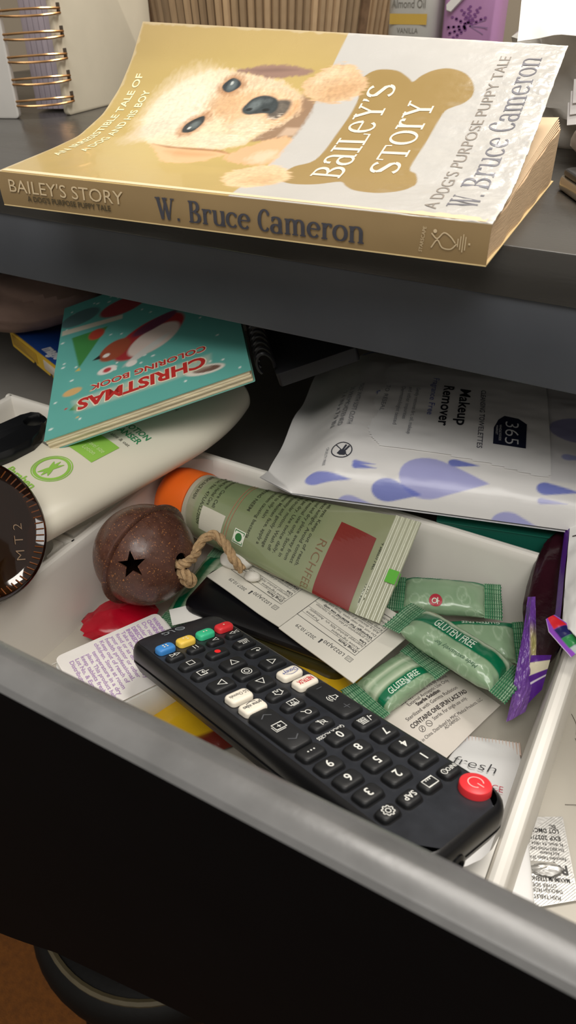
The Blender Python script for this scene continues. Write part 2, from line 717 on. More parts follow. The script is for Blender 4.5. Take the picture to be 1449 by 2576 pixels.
# stool below the drawer
m_seat = M('black_stool_leather', (9, 8, 7), rough=.6, spec=.2, var=.2, scale=60, bump=.15, bscale=300)
stool = thing('stool', (48, -36, -650), 'round black stool on the brown floor below the open drawer', 'stool')
sf_ = Fr((48, -36, -650), (1, 0, 0), (0, 1, 0))
mk('seat', *lathe(sf_, [(68, 180), (84, 183), (89, 191), (90.5, 201), (89, 209), (85, 214.5), (80, 217), (70, 219), (1, 220)], 48), m_seat, stool)
mk('piping', *tube([sf_(80 * math.cos(t), 80 * math.sin(t), 217.6) for t in np.linspace(0, 2 * math.pi, 65)[:-1]], 2.4, 6, closed=True), M('olive_piping', (74, 66, 46), rough=.6, var=.2), stool)
for k in range(4):
    t = math.radians(45 + 90 * k)
    mk('leg', *tube([sf_(78 * math.cos(t), 78 * math.sin(t), 0), sf_(58 * math.cos(t), 58 * math.sin(t), 184)], [7, 10], 10), m_seat, stool)

# ================================================================== WHITE ORGANISER TRAY
m_tray = M('white_plastic', (226, 222, 214), rough=.55, var=.03, scale=40, bump=.02, bscale=200)
FZ, RZ = -182.0, -140.0


def wall(x0, y0, x1, y1, w=6.5, draft=3.0):
    """a moulded wall along a line, wider at its foot, its rim rounded"""
    a, b = npv((x0, y0, 0)), npv((x1, y1, 0))
    fr = Fr(a, b - a, N=(0, 0, 1))
    Lh = np.linalg.norm(b - a)
    sec = [(-w / 2 - draft, FZ - 2), (-w / 2 - draft * .9, FZ + 3), (-w / 2, RZ - 5), (-w / 2 + .2, RZ - 2.4), (-w / 2 + 1, RZ - .8), (-w / 2 + 2.4, RZ), (w / 2 - 2.4, RZ), (w / 2 - 1, RZ - .8), (w / 2 - .2, RZ - 2.4), (w / 2, RZ - 5), (w / 2 + draft * .9, FZ + 3), (w / 2 + draft, FZ - 2)]
    return stack([[fr(t, y, z) for y, z in sec] for t in (0, Lh)])


def fillet(cx, cy, sx, sy, r):
    fr = Fr((cx, cy, 0), (1, 0, 0), (0, 1, 0))
    P = [(0, 0)] + [(sx * (r - r * math.sin(t)), sy * (r - r * math.cos(t))) for t in np.linspace(0, math.pi / 2, 7)]
    if sx * sy > 0:
        P = [P[0]] + P[:0:-1]
    P = P if sum(P[i][0] * P[(i + 1) % len(P)][1] - P[(i + 1) % len(P)][0] * P[i][1] for i in range(len(P))) > 0 else P[::-1]
    return stack([[fr(x, y, z) for x, y in P] for z in (FZ, RZ - .4)])


tray = thing('drawer_organiser', (90, -10, -186), 'white plastic compartment tray holding the clutter inside the open drawer', 'tray')
mk('shell', *join(
    box(-108, 346, -111, 66, -185.5, FZ - .6, bev=1),
    wall(-108, -106, 346, -106), wall(-108, 61, 346, 61), wall(-105, -106, -105, 61), wall(343, -106, 343, 61),
    wall(36, -106, 36, 61), wall(258, -106, 258, 61), wall(-105, -34.5, 36, -34.5),
    fillet(254.7, -102.6, -1, 1, 20), fillet(254.7, 57.6, -1, -1, 12), fillet(39.3, 57.6, 1, -1, 14), fillet(39.3, -102.6, 1, 1, 14),
    fillet(32.6, -31.2, -1, 1, 13), fillet(32.6, -37.8, -1, -1, 11), fillet(32.6, 57.6, -1, -1, 10)),
   m_tray, tray, angle=28)
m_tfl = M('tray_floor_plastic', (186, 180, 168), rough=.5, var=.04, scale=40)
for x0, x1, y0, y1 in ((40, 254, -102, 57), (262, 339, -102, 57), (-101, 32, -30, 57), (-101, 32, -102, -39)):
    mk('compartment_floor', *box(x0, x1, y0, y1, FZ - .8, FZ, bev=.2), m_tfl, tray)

# hairs lying in the right compartment
m_hair = M('dark_hair', (60, 48, 40), rough=.5)
for k, pts in enumerate([[(265, 14, -181.7), (268, 9, -181.5), (269, 4, -181.7)], [(269, 2, -181.7), (273, -4, -181.4), (279, -7, -181.7)], [(272, -31, -181.7), (277, -29, -181.5), (283, -30, -181.7)]]):
    tag(mk('hair', *tube(spline(pts, 5), .12, 4), m_hair),
        ['short dark hair high on the grey floor right of the white divider', 'curved dark hair in the middle of the right compartment floor', 'dark hair on the tray floor just above the foil tablet card'][k], 'hair', 'loose hairs in the right compartment')

# ================================================================== PAPERBACK
BY = 0.0690
RB = npv([[math.cos(BY), -math.sin(BY), 0], [math.sin(BY), math.cos(BY), 0], [0, 0, 1]])
PL = npv([(0, 12.9), (34, 15.8), (53, 18), (73, 24.5), (88, 33.5), (100, 44), (113, 59)])
PR = npv([(0, 12.9), (29.4, 16.8), (52.2, 25.3), (78.9, 35.8), (98.1, 44.3), (121.9, 52.5)])


def _prof(Q, t):
    s = np.r_[0, np.cumsum(np.hypot(*np.diff(Q, axis=0).T))]
    s = s / s[-1] * 130
    return npv((np.interp(t, s, Q[:, 0]), np.interp(t, s, Q[:, 1])))


_pl = [_prof(PL, t) for t in np.linspace(0, 130, 66)]
_pr = [_prof(PR, t) for t in np.linspace(0, 130, 66)]


def _smooth(A):
    A = npv(A)
    for _ in range(3):
        B = A.copy()
        B[1:-1] = (A[:-2] + 2 * A[1:-1] + A[2:]) / 4
        A = B
    return A


_pl, _pr = _smooth(_pl), _smooth(_pr)
_tt = np.linspace(0, 130, 66)


def cover0(s, t):
    w = s / 200
    y = np.interp(t, _tt, _pl[:, 0]) * (1 - w) + np.interp(t, _tt, _pr[:, 0]) * w
    z = np.interp(t, _tt, _pl[:, 1]) * (1 - w) + np.interp(t, _tt, _pr[:, 1]) * w
    return RB @ npv((s - 3 * w * (max(t, 0) / 130) ** 1.5, y, z))


def cover(s, t, h=0.0):
    p = cover0(s, t)
    if h:
        a = cover0(min(s + .5, 200), t) - cover0(max(s - .5, 0), t)
        b = cover0(s, min(t + .5, 130)) - cover0(s, max(t - .5, 0))
        n = np.cross(a, b)
        p = p + n / np.linalg.norm(n) * h
    return p


book = thing('paperback_book', RB @ npv((100, 65, 0)), 'worn paperback with a golden puppy cover curling up, lying on the dresser top', 'book')
us, vs = np.linspace(0, 200, 401), np.linspace(0, 130, 261)
P = Paint(us, vs, (178, 154, 98))
nz1 = fbm(P.U / 3, P.Vv / 3, 1)
P.mix((nz1 - .3) * .35, (178, 150, 92))
P.mix(np.clip((P.Vv - 98) / 25, 0, 1) * .6, (176, 152, 104))
P.ell(62, 66, 62, 52, 0, (198, 175, 108), soft=1.2, k=.75)
P.poly([(106.8, -5), (105.6, 70), (105.2, 112), (106, 135), (205, 135), (205, -5)], (190, 188, 184), soft=.5)
# bone
def closed(P, m=4):
    P = [npv(p) for p in P]
    Q = []
    for k in range(len(P)):
        a, b, c, d = P[k - 1], P[k], P[(k + 1) % len(P)], P[(k + 2) % len(P)]
        Q += [.5 * (2 * b + (c - a) * t + (2 * a - 5 * b + 4 * c - d) * t * t + (3 * b - a - 3 * c + d) * t ** 3) for t in np.linspace(0, 1, m + 1)[:-1]]
    return Q


bone = [(126.3, 106.5), (135.1, 106.2), (141.5, 101.5), (144.2, 99.0), (146.6, 103), (151, 107), (157, 108.4), (164.2, 105.1), (169.2, 98.2), (170.9, 91), (169, 85.5), (165.3, 82.6), (162.5, 78), (161.8, 60), (161.2, 39.5), (164.6, 35.6), (166.8, 29), (165.6, 23.2), (161.5, 18.8), (155.4, 16.3), (148, 17), (143.5, 20.3), (139.9, 24.1), (133.1, 19.8), (127, 17.9), (121.2, 18.1), (116.4, 21.5), (115, 27), (117, 34.4), (123.2, 41), (123.9, 60), (124.4, 85), (122.2, 94), (121.6, 101)]
P.poly(closed(bone), (156, 131, 82), soft=.5)
# the puppy: print on the cover
fur = fbm(P.U / 1.1 + P.Vv / 6, P.Vv / 2.6 - P.U / 7, 5) - .5
fur2 = fbm(P.U / .8, P.Vv / .8, 9) - .5
fur3 = fbm(P.U / 3.2 - P.Vv / 9, P.Vv / .9, 15) - .5
head = closed([(32.3, 58.8), (26.1, 70.9), (24.7, 82.8), (27.8, 89.8), (33.2, 96.4), (39.3, 101.5), (44.6, 104.2), (50.5, 105.4), (57.8, 104.9), (63.4, 104.0), (70.7, 103.0), (78.9, 101.1), (86.2, 97.5), (92.9, 92.8), (97.9, 88.2), (99.3, 82.5), (99.5, 74.0), (95.5, 67.0), (90.1, 61.2), (87.8, 54.2), (83.3, 48.9), (78.6, 45.8), (71.8, 44.9), (61.3, 44.6), (52.4, 45.4), (44.1, 47.6), (37.7, 52.1)], 3)
neck = [(105.9, 86), (98, 90), (94, 84), (94, 72), (90, 60), (88, 54), (99.2, 56), (106.4, 58), (106.6, 70)]
P.poly(neck, (150, 122, 98), soft=2, wob=fur * 2)
P.poly([(99, 59), (106, 60), (106.3, 66), (100, 66)], (206, 180, 156), soft=2, k=.8)
P.poly(head, (228, 206, 174), soft=3, wob=fur * 4)
P.ell(42, 80, 17, 22, 0, (238, 222, 198), soft=.9, wob=fur * .3)
P.ell(36, 62, 8, 14, -30, (222, 204, 184), soft=.9, k=.6, wob=fur * .5)
# brow and bridge of the nose, warmer fur
P.poly(closed([(57, 76), (54, 84), (56, 91), (64, 93), (72, 90), (74, 84), (70, 77), (63, 73)]), (204, 160, 116), soft=9, k=.8, wob=fur * 6)
P.poly(closed([(58, 100), (66, 98), (74, 94), (86, 92), (94, 90), (90, 95), (80, 99), (68, 102)]), (222, 190, 158), soft=4, k=.7, wob=fur * 5)
# muzzle
P.poly(closed([(70, 90), (80, 92.5), (90, 90), (98, 86), (99, 78), (94, 68), (87, 62), (78, 60), (71, 66), (67, 76)]), (222, 180, 140), soft=6, k=.85, wob=fur * 5)
P.poly(closed([(72, 66), (78, 61), (86, 60), (90, 66), (86, 73), (78, 75)]), (236, 206, 178), soft=5, k=.75, wob=fur3 * 6)
P.poly(closed([(60, 60), (64, 50), (74, 47), (84, 51), (86, 57), (74, 58)]), (236, 212, 186), soft=6, k=.7, wob=fur * 6)
P.poly(closed([(93, 68), (97, 72), (99, 78), (98.5, 85), (96.6, 86), (97, 79), (95, 73)]), (206, 158, 112), soft=2.5, k=.8)
# ears
P.poly(closed([(44.1, 47.6), (52.9, 37.6), (61.4, 29.1), (69.7, 30.0), (76.3, 32.2), (81.3, 37.5), (84.8, 41.2), (81.3, 43.5), (72.2, 44.1), (61.3, 44.6), (52.4, 45.4)]), (222, 180, 136), soft=1.6, wob=fur * 3)
P.poly([(45, 47.8), (58, 45.6), (70, 45.6), (80, 44.6), (86, 41.4), (78, 43.2), (66, 43.6), (54, 44.4)], (158, 104, 68), soft=1.8, k=.85)
P.poly(closed([(55, 41), (62, 37), (72, 37), (79, 40), (70, 41.5), (61, 42)]), (202, 150, 104), soft=4, k=.6)
P.poly(closed([(59.3, 104.6), (65.5, 106.4), (73.4, 108.3), (81.8, 108.6), (90.6, 107.4), (97.2, 105.1), (94.0, 102.3), (87.0, 101.2), (80.7, 100.1), (74.4, 101.2), (67.0, 102.9)]), (150, 120, 106), soft=1.6, wob=fur * 2)
P.poly([(66, 105.2), (80, 106.6), (90, 105.6), (82, 104.4), (72, 103.8)], (118, 92, 84), soft=2, k=.6)
# chest between head and white
P.poly(closed([(84.5, 38.5), (87.5, 46.0), (93.1, 53.0), (98.7, 57.8), (105.5, 58.5), (106.4, 49.4), (106.8, 40.0), (105.5, 34.6), (98.6, 33.2), (90.0, 34.5)]), (218, 176, 136), soft=2, wob=fur * 3)
P.poly(closed([(95, 38), (101, 36), (105, 40), (104, 46), (98, 45)]), (232, 204, 178), soft=4, k=.7, wob=fur * 4)
# eyes
for E_, hx, hy in (([(52.2, 60.4), (50.6, 66), (52.2, 71), (56, 74.6), (58.4, 70), (58.2, 64.5), (56.4, 60.6)], 54, 64), ([(56.2, 94.6), (57, 97.6), (60, 100.2), (64.6, 97.8), (65, 94.6), (61.8, 91.4), (58.6, 91.8)], 60.4, 97)):
    c_ = npv(E_).mean(0)
    P.poly([tuple(c_ + (npv(e) - c_) * 1.5) for e in closed(E_)], (172, 122, 82), soft=3, k=.75, wob=fur * 2)
    P.poly(closed(E_), (50, 58, 62), soft=.6)
    P.ell(c_[0] + .6, c_[1], 2.0, 3.4, 0, (112, 124, 126), soft=.9, k=.75)
    P.ell(hx, hy, .7, 1.2, 0, (206, 212, 208), soft=.5, k=.85)
# nose and mouth
P.poly(closed([(87.5, 85.9), (94.0, 85.9), (95.4, 80.1), (94.3, 75.2), (91.5, 72.2), (87.3, 74.5), (86, 80)]), (74, 76, 76), soft=2, k=.92)
P.poly(closed([(90, 84), (94, 82), (94, 78), (91, 79)]), (120, 112, 102), soft=1.6, k=.6)
P.poly(closed([(72.8, 79.8), (73.4, 83.2), (75.2, 87.2), (79.4, 89.3), (83.8, 88.6), (87.5, 86.2), (89.6, 80.5), (88.2, 77.0), (84.3, 77.0), (80.6, 76.4), (77.4, 75.9), (74.5, 77.0)]), (62, 70, 73), soft=1.0)
P.ell(78, 82.5, 2.6, 4.0, -20, (116, 126, 128), soft=.9, k=.75)
P.ell(83, 85.5, 2.0, 1.6, 0, (98, 106, 108), soft=.8, k=.6)
P.ell(76.3, 79.6, 1.6, 1.1, 20, (34, 38, 40), soft=.6, k=.9)
P.ell(84.6, 79.4, 1.8, 1.1, 0, (34, 38, 40), soft=.6, k=.9)
# whisker streaks on the jaw
P.mix(np.clip(fur3 * 4 - .35, 0, 1) * np.clip(.5 - P.sd([(68, 46), (94, 60), (98, 80), (88, 74), (76, 62), (64, 50)]) / 4, 0, 1), (244, 226, 204), .8)
# paws
pw = fbm(P.U / 4, P.Vv / .9, 12) - .5
paw_a = closed([(95.4, 97.1), (99.0, 102.5), (103.0, 107.0), (109.8, 110.5), (116.3, 107.8), (120.8, 103.6), (124.6, 98.6), (124.4, 90.9), (118.3, 85.6), (110.9, 84.6), (105.0, 86.1), (99.0, 89.4)])
paw_b = closed([(94.7, 16.9), (94.5, 24.1), (97.2, 28.9), (102.8, 32.6), (107.9, 34.2), (113.9, 32.1), (119.4, 26.1), (119.7, 19.5), (115.2, 14.4), (110.3, 10.2), (105.4, 8.9), (100.4, 10.4)])
P.poly(paw_a, (214, 180, 142), soft=1.6, wob=pw * 4)
P.poly(closed([(108, 88), (116, 88), (122, 92), (122, 98), (115, 98), (108, 94)]), (192, 150, 108), soft=6, k=.6, wob=pw * 6)
P.poly(closed([(101, 98), (108, 102), (114, 104), (108, 107), (103, 104)]), (234, 208, 176), soft=5, k=.6, wob=pw * 5)
P.poly(paw_b, (226, 194, 154), soft=1.6, wob=pw * 4)
P.poly(closed([(104, 14), (112, 14), (117, 20), (114, 26), (106, 22)]), (200, 160, 116), soft=6, k=.55, wob=pw * 6)
mk_fur = np.clip(.5 - np.minimum.reduce([P.sd(head), P.sd(paw_a), P.sd(paw_b)]) / 3, 0, 1)
P.C[..., :3] *= (1 + (fur * .30 + fur2 * .26 + fur3 * .16) * mk_fur)[..., None]
# scuffs and crazing towards the fore-edge corner; alpha carries the wrinkling
wr = np.clip((P.U - 150) / 45, 0, 1)
P.C[..., 3] = np.clip(wr ** 1.2 + np.clip((14 - (200 - P.U)) / 14, 0, 1) + .06, 0, 1)
edge = np.minimum.reduce([P.U, 200 - P.U, P.Vv + 2.5, 130 - P.Vv])
P.mix(np.clip((1.3 + 2.2 * (fbm(P.U / 3, P.Vv / 3, 21) - .45) - edge) / .8, 0, 1) * (.25 + .75 * wr), (236, 230, 220), .8)
P.mix(np.clip((fbm(P.U / 9, P.Vv / 5, 31) - .62) * 3, 0, 1) * wr, (204, 202, 196), .8)
m_cover = M('glossy_printed_cover', attr=True, rough=.25, var=.02, scale=50, bscale=210, wrinkle=.75, coat=.3, rvar=.06)


def cover_bumpy(s, t, h):
    k = max(0, (s - 150) / 50)
    j = k * (fbm(s / 7, t / 5, 41) - .5) * 1.3 + max(0, 1 - (200 - s) / 8) * (fbm(s / 2.2, t / 2.2, 43) - .5) * 1.0
    return cover(s, t, h + float(j) + .15)


V, F = sheet(cover_bumpy, us, vs, .45)
cols = np.concatenate([P.cols(), P.cols() * 0 + npv((.7, .66, .58, 0))])
front = mk('front_cover', V, F, m_cover, book, cols=cols, angle=60)
m_wht = M('pale_ink', (240, 222, 204), rough=.35, var=.02)
m_gry = M('grey_ink', (140, 132, 124), rough=.3, var=.02)
m_blu = M('bluegrey_ink', (112, 112, 121), rough=.3, var=.02)
ch = lambda a, b, h: cover_bumpy(a, b, h)
pr = Print()
serif_print(pr, "BAILEY'S", 138.2, 26.5, 11.6, 71, deg=90, thick=.135, thin=.055)
serif_print(pr, "STORY", 157.6, 33.5, 10.8, 53, deg=90, thick=.135, thin=.055)
pr.build('title_lettering', ch, m_wht, front, .14)
pr = Print()
serif_print(pr, "W. Bruce Cameron", 192.0, 10.5, 9.6, 108, deg=90, thick=.115, thin=.045)
pr.build('author_lettering', ch, m_blu, front, .14)
Print().text("A DOG'S PURPOSE PUPPY TALE", 179.8, 7.5, 4.4, 111, deg=90).build('series_lettering', ch, m_gry, front, .14)
pr = Print().text('AN IRRESISTIBLE TALE OF', 10.5, 26, 3.8, 76, deg=90, bold=.02).text('A DOG AND HIS BOY', 19.0, 34, 3.8, 58, deg=90, bold=.02)
pr.build('tagline_lettering', ch, M('gold_pale_ink', (240, 228, 186), rough=.3), front, .14)

# spine, page block, back cover
m_spine = M('spine_print', (146, 122, 84), rough=.42, var=.06, scale=50)
m_page = M('aged_paper', (214, 184, 148), rough=.85, var=.12, scale=60, bump=.25, bscale=120, stretch=(1, 1, 22))
bf = Fr((0, 0, 0), RB @ npv((1, 0, 0)), RB @ npv((0, 1, 0)))
spine = mk('spine', *sheet(lambda s, t, h: bf(s, -.25 - h - .5 * math.sin(math.pi * t / 12.9), t), np.linspace(0, 200, 21), np.linspace(0, 12.9, 7), .35), m_spine, book)
sm = lambda a, b, h: bf(a, -.25 - h - .5 * math.sin(math.pi * min(max(b, 0), 12.9) / 12.9), b)
Print().text("BAILEY'S STORY", 5.6, 6.0, 4.6, 56).build('spine_title', sm, M('pale_spine_ink', (205, 184, 148), rough=.4), spine, .5)
Print().text("A DOG'S PURPOSE PUPPY TALE", 14, 3.0, 2.0, 41, bold=.02).build('spine_series', sm, M('dark_spine_ink', (78, 68, 48), rough=.4), spine, .5)
pr = Print()
serif_print(pr, 'W. Bruce Cameron', 76.0, 2.6, 7.6, 83, thick=.17, thin=.06)
pr.build('spine_author', sm, M('navy_spine_ink', (66, 66, 74), rough=.4), spine, .5)
pr = Print()                                     # the publisher's mark: reclining figure, star and bars
pr.line(spline([(181.5, 8.7), (183.5, 7.2), (185.5, 9.2), (187.8, 8.2), (189.5, 6.4)], 4), .4)
pr.line(spline([(181.8, 4.2), (183.6, 6.8), (185.4, 4.6), (188.2, 4.4), (190, 6.2)], 4), .4)
pr.disc(182.6, 9.4, .6)
for k, (l) in enumerate((2.6, 4.2, 5.6, 4.2)):
    pr.rect(190.3 + k * .8, 6.6, .15, l / 2)
pr.rect(194.0, 6.6, .3, .3)
pr.text('STARSCAPE', 178.8, 2.4, 1.1, 8.0, deg=84)
pr.build('publisher_mark', sm, MATS['pale_spine_ink'], spine, .5)


def page_top(s, y):
    w = s / 200
    zl = np.interp(y, [0, 40, 137], [12.2, 13.2, 15.0])
    zr = np.interp(y, [0, 30, 56, 86, 122, 137], [12.2, 13.6, 16.5, 19.6, 22.0, 22.4])
    return zl * (1 - w) + zr * w


rings = []
for y in np.linspace(.6, 131, 24):
    ln = 199.3 - .3 * math.sin(y * .2)
    rings.append([bf(.8, y, .5)] + [bf(.8 + (ln - .8) * k / 8, y, .5) for k in range(1, 9)] + [bf(.8 + (ln - .8) * k / 8, y, page_top(.8 + (ln - .8) * k / 8, y) - .6) for k in range(8, -1, -1)])
pages = mk('page_block', *stack(rings), m_page, book, angle=30)
for k in range(5):                               # leaves sprung up behind the cover
    rise = .3 + .7 * k
    def leaf(s, t, h, rise=rise):
        y = 1 + t * (.985 - .002 * rise)
        return bf(s, y, page_top(s, y) + .1 + .25 * (rise - .3) / .7 + (rise * (.25 + .75 * s / 200)) * max(0, (t - 38) / 92) ** 1.6 + h)
    mk('leaf', *sheet(leaf, np.linspace(1.2, 199.0 - .3 * k, 9), np.linspace(0, 130, 14), .12), M('leaf_paper', (222, 196, 162), rough=.85, var=.05), book)
mk('back_cover', *sheet(lambda s, t, h: bf(s, t, .45 + h), np.linspace(0, 200, 5), np.linspace(-.4, 132, 5), .42), M('back_cover_print', (214, 190, 140), rough=.4), book)

# ================================================================== ON THE DRESSER TOP, BEHIND THE BOOK
# spiral planner standing upright
m_nb = M('ivory_cover', (212, 204, 184), rough=.6, var=.05, scale=30)
m_gold = M('rose_gold_wire', (206, 160, 112), rough=.22, metal=1.0, var=.05)
planner = thing('spiral_planner', (-172, 205, 0), 'ivory spiral planner with gold rings standing open at the left rear', 'planner')
Lc = npv((-172, 177, 0))
Rc = npv((-152.5, 200, 0))
ld = npv((-.92, -.39, 0))
rd = npv((-.17, .985, 0))
fl = Fr(Lc, ld, N=(0, 0, 1))
mk('front_board', *rbox(Fr(Lc + ld * 55 + npv((0, 0, 0)), ld, (0, 0, 1)), 55, 90, -2.4, 2.4, r=3, bev=1.2, off=(0, 90)), M('white_cover', (216, 213, 208), rough=.5, var=.03), planner)
frr = Fr(Rc + rd * 65, rd, (0, 0, 1))
rb_ = mk('back_board', *rbox(frr, 65, 90, -2, 2, r=3, bev=1, off=(0, 90)), m_nb, planner)
pd = npv((-.62, .78, 0))
pa, pb = npv((-187, 206, 1.5)), npv((-163.5, 205, 1.5))
pdir = (pb - pa) / np.linalg.norm(pb - pa)
pfr = Fr(npv((-187, 207, 1.5)), npv((.9, .436, 0)), npv((-.436, .9, 0)))
for k in range(6):
    x0 = 23.5 * k / 6
    mk('page_section', *rbox(pfr, 1.9, 50, 0, 176, r=.4, bev=.3, off=(x0 + 2, 50)), M('lavender_paper', (204, 194, 206), rough=.8, var=.08, scale=40, objrand=.08, stretch=(30, 30, 1)), planner)
for z in np.arange(9, 174, 12.5):
    a = Lc + ld * 5 + npv((2.2, 3.0, z))
    b = Rc + rd * 6 + npv((3.0, 0, z + 1))
    out = npv((.72, -.66, 0))
    for dz in (-1.3, 1.3):
        mid = (a + b) / 2 + out * 13
        P3 = spline([a - out * 2 + npv((0, 0, dz)), a + out * 3.5 + npv((.5, -.5, dz)), a * .7 + b * .3 + out * 8.5 + npv((0, 0, dz * 1.4)), a * .3 + b * .7 + out * 8.5 + npv((0, 0, dz * 1.4)), b + out * 3.0 + npv((0, 0, dz)), b - out * 1.5 + npv((0, 0, dz))], 6)
        mk('wire_ring', *tube(P3, .75, 7), m_gold, planner)
    hf = Fr(Rc + rd * 6, rd, (0, 0, 1))
    mk('punched_hole', *rbox(hf, 2.0, 3.2, 1.6, 2.2, r=.4, bev=.1, off=(1, z + 2)), M('hole_shadow', (62, 52, 42), rough=.9), rb_)

# ribbed basket
bc = npv((-184, 506, 0))
bfr = Fr(bc, (1, 0, 0), (0, 1, 0))
basket = thing('ribbed_basket', bc, 'large flared basket of brown ribbed cord standing behind the paperback', 'basket')
mk('inner_wall', *lathe(bfr, [(144, 2), (148, 40), (156, 90), (164, 150), (159, 150), (151, 90), (143, 40), (139, 6), (1, 6)], 64), M('dark_liner', (128, 104, 78), rough=.9), basket)
mk('foot_ring', *lathe(bfr, [(140, 0), (148, 0), (149.5, 4), (147, 9), (142, 9)], 64), M('dark_foot', (92, 76, 60), rough=.8), basket)
m_rib = M('brown_cord', (196, 166, 130), rough=.9, var=.34, scale=45, bump=.5, bscale=200, objrand=.32, stretch=(1, 1, .25))
NR_ = 150
rib0 = None
for k in range(NR_):
    if rib0 is None:
        rib = mk('rib', *tube([(148.5, 0, 3), (151, 0, 40), (159, 0, 90), (167, 0, 152)], [2.9, 3.0, 3.2, 3.4], 6), m_rib, basket, local=True)
        rib0 = rib
    else:
        rib = rib0.copy()
        COL.objects.link(rib)
    rib.rotation_euler = (0, 0, 2 * math.pi * k / NR_)
mk('rim_braid', *join(*[tube([bfr(167 * math.cos(t), 167 * math.sin(t), 152 + 2 * math.sin(20 * t + ph)) for t in np.linspace(0, 2 * math.pi, 97)[:-1]], 3.2, 6, closed=True) for ph in (0, math.pi)]), M('braid_cord', (142, 112, 80), rough=.9, var=.2), basket)
for t in (-1.62, -.42):
    q = npv((math.cos(t), math.sin(t), 0))
    mk('side_seam', *tube([bc + q * 152 + npv((0, 0, 3)), bc + q * 155 + npv((0, 0, 40)), bc + q * 163 + npv((0, 0, 90)), bc + q * 171 + npv((0, 0, 152))], [3.4, 3.8, 4.0, 4.2], 8), M('seam_cord', (124, 98, 74), rough=.9, var=.3, scale=140), basket)

# two bottles
def bottle(name, x, y, w, d, h, colr, label, cat, capc):
    t = thing(name, (x, y, 0), label, cat)
    fr = Fr((x, y, 0), (1, 0, 0), (0, 1, 0))
    prof = [(0, .94), (1.5, 1), (h * .8, 1), (h * .88, .93), (h * .95, .62), (h, .42)]
    mk('body', *stack([[fr(a * k, b * k, z) for a, b in rrect(w / 2, d / 2, min(w, d) * .34, 6)] for z, k in prof]), M(name + '_plastic', colr, rough=.35, var=.04), t)
    mk('cap', *lathe(fr, [(w * .2, h), (w * .24, h + 1), (w * .24, h + 22), (w * .2, h + 24), (.5, h + 24)], 24), M(name + '_cap', capc, rough=.3), t)
    return t, fr


b1, f1 = bottle('oil_bottle', 13, 421, 39, 34, 112, (186, 184, 178), 'white bottle with a gold band on its label, right beside the ribbed basket', 'bottle', (216, 206, 180))
f1p = lambda a, b, h: f1(a, -17 - h, b)
Print().rect(0, 50, 15, 3.4).build('gold_band', f1p, M('gold_label', (196, 162, 74), rough=.4), b1, .3)
pr = Print().text('Almond Oil', 13, 57, 5.2, 27, align='R').text('VANILLA', 0, 41, 3.4, 17, align='C')
pr.build('label_lettering', f1p, M('grey_label_ink', (112, 108, 100), rough=.5), b1, .3)
mk('label_foot', *rbox(f1, 19.8, 17.3, 16, 25, r=11.5, bev=.4), M('grey_label_foot', (150, 146, 136), rough=.5), b1)

b2, f2 = bottle('lavender_bottle', 57, 428, 44, 34, 116, (188, 140, 186), 'lilac bottle with a lavender sprig picture, right of the gold-banded white bottle', 'bottle', (236, 232, 236))
f2p = lambda a, b, h: f2(a, -17 - h, b)
pr = Print()
for k, (a, l) in enumerate(((115, 15), (95, 17), (70, 16), (150, 15), (185, 16), (205, 17), (225, 14), (35, 12))):
    for i in range(int(l / 2)):
        d = 3 + i * 2
        x, y = 2 + d * math.cos(math.radians(a)), 46 + d * .7 * math.sin(math.radians(a))
        pr.disc(x + (.7 if i % 2 else -.7), y, 1.25, 7, .9)
pr.build('lavender_flowers', f2p, M('violet_ink', (126, 76, 136), rough=.5), b2, .35)
pr = Print().line([(2, 46), (16, 45)], .8).line([(2, 46), (14, 50)], .6).line([(2, 46), (13, 41)], .6)
pr.build('sprig_stems', f2p, M('stem_ink', (140, 110, 150), rough=.5), b2, .3)
mk('white_spray_trigger', *prism(Fr((44, 410, 58), (.75, 0, .66), (-.66, 0, .75)), [(-2, -3), (16, -2), (20, 1), (16, 3.6), (-2, 3), (-4, 0)], -3, 3, bev=.8), M('white_trigger', (232, 230, 226), rough=.35), b2)

# clear bag with papers on the right
bag = thing('plastic_bag', (182, 235, 0), 'crumpled clear plastic bag of white papers at the right rear', 'bag')
m_bag = M('clear_film', (206, 203, 197), rough=.22, var=.12, scale=40, bump=.9, bscale=70, trans=.12, ior=1.3)
mk('film', *lumpy(Fr((190, 262, 34), (1, .1, 0), (-.1, 1, 0)), 56, 48, 42, amp=.2, freq=3.0, nu=48, nv=28, seed=4), m_bag, bag)
for k, (x, y, z, yw, tl) in enumerate(((192, 206, 60, 12, 6), (196, 214, 66, 6, 4))):
    fr = Fr((x, y, z), (math.cos(math.radians(yw)), math.sin(math.radians(yw)), math.sin(math.radians(tl))), (-.1, .7, .55))

    def pp(a, b, h, fr=fr, k=k):
        return fr(a, b, h + 5 * float(fbm(a / 14, b / 14, 50 + k) - .5) + 1.5 * abs(math.sin(a / 7 + b / 9)))
    mk('paper', *sheet(pp, np.linspace(-42, 40, 26), np.linspace(-9 + 3 * k, 34, 16), .3), M('white_paper', (238, 236, 230), rough=.7, var=.03), bag)
for k in range(3):
    fr = Fr((206, 196 + k * 2, 22 + 4.5 * k), (1, .25, .12), (-.2, .6, .75))
    mk('folded_paper', *sheet(lambda a, b, h, fr=fr, k=k: fr(a, b, h + 3 * float(fbm(a / 12, b / 9, 60 + k) - .5)), np.linspace(-24, 40, 18), np.linspace(-3, 9, 8), .5), M('greyish_paper', (206, 202, 200), rough=.6, var=.05), bag)

pouch2 = tag(mk('fabric_pouch', *lumpy(Fr((226, 196, 12), (.9, .3, 0), (-.3, .9, 0)), 40, 24, 15, amp=.1, freq=2, seed=9), M('taupe_fabric', (150, 138, 128), rough=.6, var=.1, scale=60, bump=.2, bscale=90)), 'taupe soft pouch lying beside the curled paperback, under the clear bag', 'pouch')

